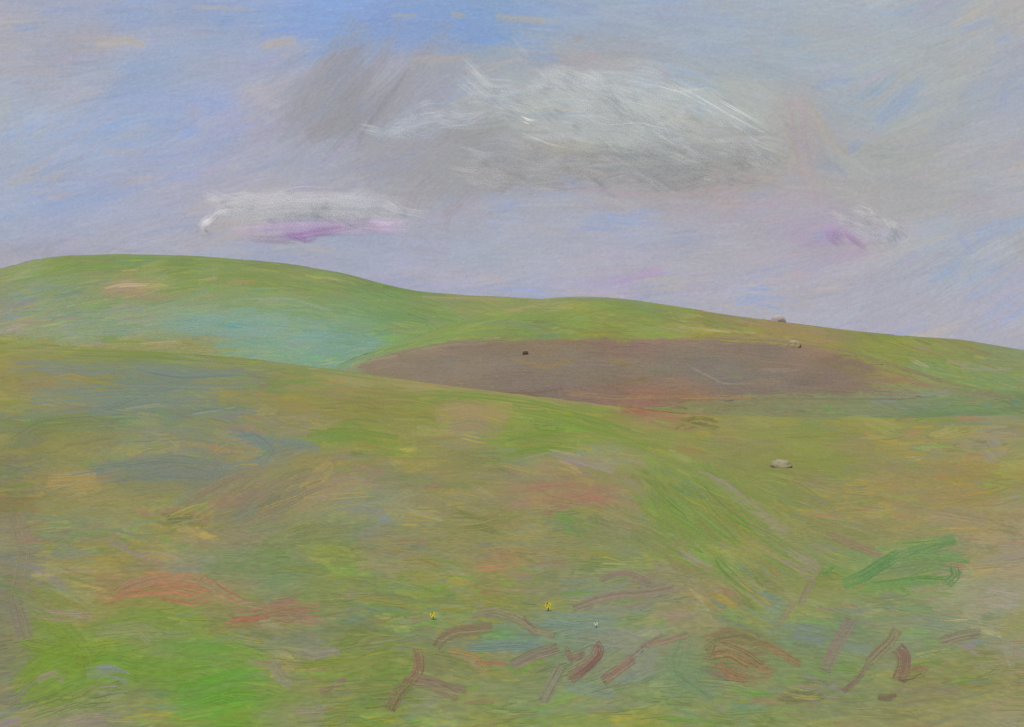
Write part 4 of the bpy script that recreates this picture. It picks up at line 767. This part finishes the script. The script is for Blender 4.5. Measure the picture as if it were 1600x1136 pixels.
# ------------------------------------------------------------------ bare soil showing through the grass
def soil(label, strokes, layer='meadow'):
    sw = Swath()
    for pts, w, c, f in strokes: sw.path(pts, w, c, fill=f * 1.2, bw=2.4, jit=3.5, rank=1.0)
    o = lay('bare_soil', sw, layer, M_EARTH)
    return tag(o, label, 'soil', kind='stuff')
soil('arched patch of orange red earth in the grass at lower left', [([(170,938),(200,915),(250,902),(310,905),(345,925)], 18, (158,124,92), .8), ([(160,942),(190,930),(240,920)], 10, (162,122,80), .7), ([(200,925),(270,918),(330,932)], 16, (168,120,84), .7), ([(250,935),(300,945),(330,940)], 12, (156,122,84), .6), ([(320,905),(350,925),(380,940)], 12, (158,120,84), .6)])
soil('dull brown strip of earth right of the orange patch', [([(355,965),(400,960),(450,950),(500,948)], 18, (146,116,86), .7), ([(360,968),(420,966)], 8, (156,108,76), .9), ([(400,972),(450,972),(510,962)], 8, (142,120,90), .6), ([(420,940),(470,935)], 10, (140,118,94), .5)])

# ------------------------------------------------------------------ dry sticks, bracken, shrubs, flowers, stones
def tube(pts, radii, colour, sides=7, var=8):
    pts = [Vector(p) for p in pts]
    # resample
    P, R = [], []
    for i in range(len(pts) - 1):
        for k in range(5):
            t = k / 5; p0 = pts[max(i - 1, 0)]; p1 = pts[i]; p2 = pts[i + 1]; p3 = pts[min(i + 2, len(pts) - 1)]
            P.append(0.5 * ((2 * p1) + (p2 - p0) * t + (2 * p0 - 5 * p1 + 4 * p2 - p3) * t * t + (3 * p1 - p0 - 3 * p2 + p3) * t ** 3))
            R.append(radii[i] * (1 - t) + radii[i + 1] * t)
    P.append(pts[-1]); R.append(radii[-1])
    V, C = [], []
    for i, p in enumerate(P):
        d = (P[min(i + 1, len(P) - 1)] - P[max(i - 1, 0)]).normalized()
        a = d.orthogonal().normalized(); b = d.cross(a)
        for s in range(sides):
            th = 2 * math.pi * s / sides
            rr = R[i] * (1 + 0.22 * mnoise.noise(Vector((p.x * 30 + s, p.y * 30, p.z * 40))))
            V.append(p + (a * math.cos(th) + b * math.sin(th)) * rr)
            C.append(np.asarray(colour) + rng.normal(0, var) * np.ones(3))
    n = len(P)
    fs = [(i * sides + s, i * sides + (s + 1) % sides, (i + 1) * sides + (s + 1) % sides, (i + 1) * sides + s) for i in range(n - 1) for s in range(sides)]
    V.append(P[0]); V.append(P[-1]); C += [np.asarray(colour)] * 2
    for s in range(sides):
        fs.append((n * sides, (s + 1) % sides, s, s)); fs.append((n * sides + 1, (n - 1) * sides + s, (n - 1) * sides + (s + 1) % sides, (n - 1) * sides + (s + 1) % sides))
    return [tuple(v) for v in V], fs, lin(np.array(C)) * KG

def tube_obj(name, paths, colour, mat, parent, sides=6, gain=1.0):
    """paths: list of (points, radii); joined into one mesh"""
    org = parent.location
    VV, FF, CC = [], [], []
    for pts, radii in paths:
        V, fs, C = tube(pts, radii, np.asarray(colour, float) + rng.normal(0, 7), sides)
        b = len(VV)
        VV += [tuple(Vector(v) - org) for v in V]; CC.append(C * gain)
        FF += [tuple(b + q for q in (f if len(set(f)) == 4 else tuple(dict.fromkeys(f)))) for f in fs]
    me = bpy.data.meshes.new(name); me.from_pydata(VV, [], FF)
    C = np.concatenate(CC)
    at = me.color_attributes.new('tint', 'FLOAT_COLOR', 'POINT')
    at.data.foreach_set('color', np.concatenate([C, np.ones((len(C), 1))], 1).astype(np.float32).ravel())
    me.polygons.foreach_set('use_smooth', np.ones(len(me.polygons), bool))
    me.materials.append(mat)
    o = bpy.data.objects.new(name, me); COL.objects.link(o); o.parent = parent
    return o

def sheaf(pts2d, w, place, count=None):
    """several thin stems running side by side along a bent line, with ragged ends"""
    p = np.array(pts2d, float); d = np.concatenate([[0], np.cumsum(np.hypot(*np.diff(p, axis=0).T))])
    n = count or max(6, int(w * 1.5)); out = []
    g = np.gradient(p, axis=0); g /= np.hypot(g[:, 0], g[:, 1])[:, None] + 1e-9
    for q in range(n):
        off = (q + 0.5) / n - 0.5 + rng.normal(0, 0.06)
        a = max(0.0, rng.uniform(-0.12, 0.3)); b = min(1.0, rng.uniform(0.62, 1.15))
        t = np.linspace(a, b, 5) * d[-1]
        fan = np.linspace(0.75, 1.05, 5) * off * w
        u = np.interp(t, d, p[:, 0]) - np.interp(t, d, g[:, 1]) * fan + rng.normal(0, w * 0.04, 5)
        v = np.interp(t, d, p[:, 1]) + np.interp(t, d, g[:, 0]) * fan + rng.normal(0, w * 0.04, 5)
        P = place(list(zip(u, v)))
        px = math.hypot(P[0].x, P[0].y) / F
        r0 = max(0.75, w * 0.085) * px * rng.uniform(0.7, 1.2)
        out.append((P, [r0 * 0.6, r0, r0, r0 * 0.8, r0 * 0.3]))
    return out

def thing(name, loc, label, cat, group=None):
    e = bpy.data.objects.new(name, None); COL.objects.link(e); e.location = loc
    return tag(e, label, cat, group)

def lying(pts, w):
    """points along the ground under a line of sight, raised by the stick's own thickness"""
    out = []
    for u, v in pts:
        p = spot('meadow', u, v); p.z += 0.12 * w * math.hypot(p.x, p.y) / F; out.append(p)
    return out
def standing(base, pts):
    """points of a stem that rises from base, leaning a little away"""
    b = spot('meadow', *base); out = []
    for i, (u, v) in enumerate(pts):
        y = b.y + 0.02 * i
        out.append(Vector(((u - CU) / F * y, y, EYE + (CV - v) / F * y)))
    return out
def build_stick(label, limbs, name='dry_branch', cat='branch', group='dry sticks in the near grass'):
    """limbs: (points, width in px, colour, 'lie' or base point)"""
    root = None
    for pts, w, c, how in limbs:
        if root is None: root = thing(name, spot('meadow', *pts[0]), label, cat, group)
        sw = Swath(); here = meadow_col([p[0] for p in pts], [p[1] for p in pts]).mean(0)
        sw.path(pts, w * 1.1, np.asarray(c, float) * 0.78 + here * 0.22 + np.array([-6, 0, 4]), bw=2.0, fill=1.25, jit=6, rank=1.0, ragged=.55)
        lay('limb', sw, 'meadow', M_EARTH, lift=1.0, arch=0.8, parent=root)
    return root
for a, k in STICKS: build_stick(*a, **k)

def leaf_stroke(name, pts, w, c, parent, arch):
    sw = Swath(); sw.path(pts, w, np.asarray(c, float) * 0.62 + 0.38 * meadow_col([pts[0][0]], [pts[0][1]])[0], bw=2.4, fill=1.0, jit=6, rank=1.0, ragged=.35)
    lay(name, sw, 'meadow', M_EARTH, lift=1.0, arch=arch, parent=parent)

# a fern-like clump of dead bracken
def blade_mesh(name, pts, width, colour, parent, mat):
    """a long leaf with a folded midrib"""
    pts = [Vector(p) for p in pts]
    n = 9; P = []
    for i in range(n):
        t = i / (n - 1) * (len(pts) - 1); k = min(int(t), len(pts) - 2); f = t - k
        P.append(pts[k].lerp(pts[k + 1], f))
    for _ in range(2):
        P = [P[0]] + [(P[i - 1] + 2 * P[i] + P[i + 1]) / 4 for i in range(1, n - 1)] + [P[-1]]
    V, fs, C = [], [], []
    for i in range(n):
        d = (P[min(i + 1, n - 1)] - P[max(i - 1, 0)]).normalized()
        side = d.cross(Vector((0, -0.75, 0.65))).normalized()
        up = side.cross(d).normalized()
        if up.z < 0: up = -up
        w = width * max(0.06, math.sin(math.pi * (0.08 + 0.9 * i / (n - 1))) ** 0.7)
        V += [P[i] - side * w * 0.5 + up * w * 0.12, P[i], P[i] + side * w * 0.5 + up * w * 0.12]
        for q in range(3): C.append(np.asarray(colour, float) + rng.normal(0, 5) + (4 if q == 1 else 0))
    for i in range(n - 1):
        for q in range(2):
            a = i * 3 + q; fs.append((a, a + 1, a + 4, a + 3))
    org = Vector(parent.location)
    return build_mesh(name, np.array([tuple(v - org) for v in V]), np.array(fs), lin(np.array(C)) * KG, mat, parent, smooth=True)

br = thing('dead_bracken', spot('meadow', 1150, 1050), 'tangled rust brown clump of dead bracken between the sticks', 'bracken')
for pts, w, c in BRACKEN:
    leaf_stroke('frond', pts, w * 1.1, c, br, 0.8)

sh = thing('green_shrub', spot('meadow', 1420, 905), 'low bright green spreading plant with long leaves, alone at the right of the meadow', 'plant')
for pts, w, c in SHRUB:
    leaf_stroke('leaf', pts, w, c, sh, 1.2)

for label, base, blades in [
 ('tuft of long dark green blades arching down to the right beside the pale streak', (1100, 860), [([(1012,790),(1050,800),(1090,825),(1124,848)], 5), ([(1060,770),(1085,800),(1130,835),(1150,850)], 5), ([(1100,760),(1130,790),(1170,820)], 4), ([(1030,770),(1060,795),(1080,812)], 5)]),
 ('pair of thin green blades below the larger tuft, above the bracken', (1160, 915), [([(1114,868),(1126,890),(1146,908),(1166,926)], 5), ([(1120,872),(1140,890),(1150,900)], 4)])]:
    g = thing('grass_tuft', spot('meadow', *base), label, 'grass tuft', 'long grass tufts')
    for pts, w in blades:
        leaf_stroke('blade', pts, w, (104, 142, 62), g, 1.5)

def rock(name, layer, u, v, w, h, colour, label, cat):
    p = spot(layer, u, v + h * 0.4); px = math.hypot(p.x, p.y) / F
    bm = bmesh.new(); bmesh.ops.create_icosphere(bm, subdivisions=4, radius=1)
    seed = Vector((u, v, 3.1))
    C = []
    for q in bm.verts:
        n = mnoise.fractal(q.co * 1.6 + seed, 1.0, 2.0, 4)
        q.co *= 1 + 0.15 * n
        q.co.x *= w * 0.5 * px; q.co.y *= w * 0.42 * px; q.co.z *= h * 0.62 * px
        if q.co.z < -h * 0.3 * px: q.co.z = -h * 0.3 * px
        q.co.z += h * 0.12 * px
        C.append(np.asarray(colour, float) + 10 * n)
    me = bpy.data.meshes.new(name); bm.to_mesh(me); bm.free()
    at = me.color_attributes.new('tint', 'FLOAT_COLOR', 'POINT')
    C = np.clip(lin(np.array(C)) * KG * 0.95, 0, 0.8)
    at.data.foreach_set('color', np.concatenate([C, np.ones((len(C), 1))], 1).astype(np.float32).ravel())
    for f in me.polygons: f.use_smooth = True
    me.materials.append(M_ROCK)
    o = bpy.data.objects.new(name, me); COL.objects.link(o); o.location = p
    return tag(o, label, cat)
rock('boulder', 'meadow', 1221, 724, 32, 15, (158,152,124), 'dull grey green boulder sunk in the meadow, alone below the ploughed field', 'boulder')
soil('pale pinkish patch of bare ground high on the rounded hill', [([(164,452),(190,446),(235,444)], 7, (178,158,126), .9), ([(160,458),(195,456),(230,455)], 9, (160,136,110), .9), ([(185,440),(210,440)], 4, (168,156,118), .6)], 'far')
rock('boulder', 'near', 1216, 491, 22, 13, (186,174,176), 'pale pinkish boulder standing on the skyline of the ridge', 'boulder')
rock('boulder', 'near', 1241, 537, 20, 14, (168,154,122), 'small pale stone at the upper edge of the ploughed field', 'boulder')
rock('dark_bush', 'near', 821, 551, 9, 8, (92,76,58), 'tiny dark round bush in the ploughed field', 'bush')

def flower(label, u, v, w, colour, grp):
    p = spot('meadow', u, v + w * 0.8); px = math.hypot(p.x, p.y) / F
    t = thing('flower', p, label, 'flower', grp)
    top = Vector(p) + Vector((0, 0.004, w * 1.1 * px))
    tube_obj('stem', [([Vector(p), (Vector(p) + top) / 2 + Vector((0.004, 0, 0)), top], [0.8 * px, 0.7 * px, 0.6 * px])], (110, 136, 62), M_LEAF, t, 6)
    for k in range(7):
        a = 2 * math.pi * k / 7
        d = Vector((math.cos(a), -0.45, math.sin(a) * 0.85 + 0.2)).normalized()
        blade_mesh('petal', [top, top + d * w * 0.32 * px, top + d * w * 0.6 * px + Vector((0, 0, -0.05 * w * px))], w * 0.42 * px, colour, t, M_PETAL)
flower('larger yellow flower above the pale hollow', 856, 948, 9, (214,202,70), 'small flowers in the grass')
flower('smaller bright yellow flower above the hooked stick', 676, 962, 8, (220,208,64), 'small flowers in the grass')
flower('tiny white flower at the edge of the pale hollow', 931, 976, 6, (206,214,204), 'small flowers in the grass')
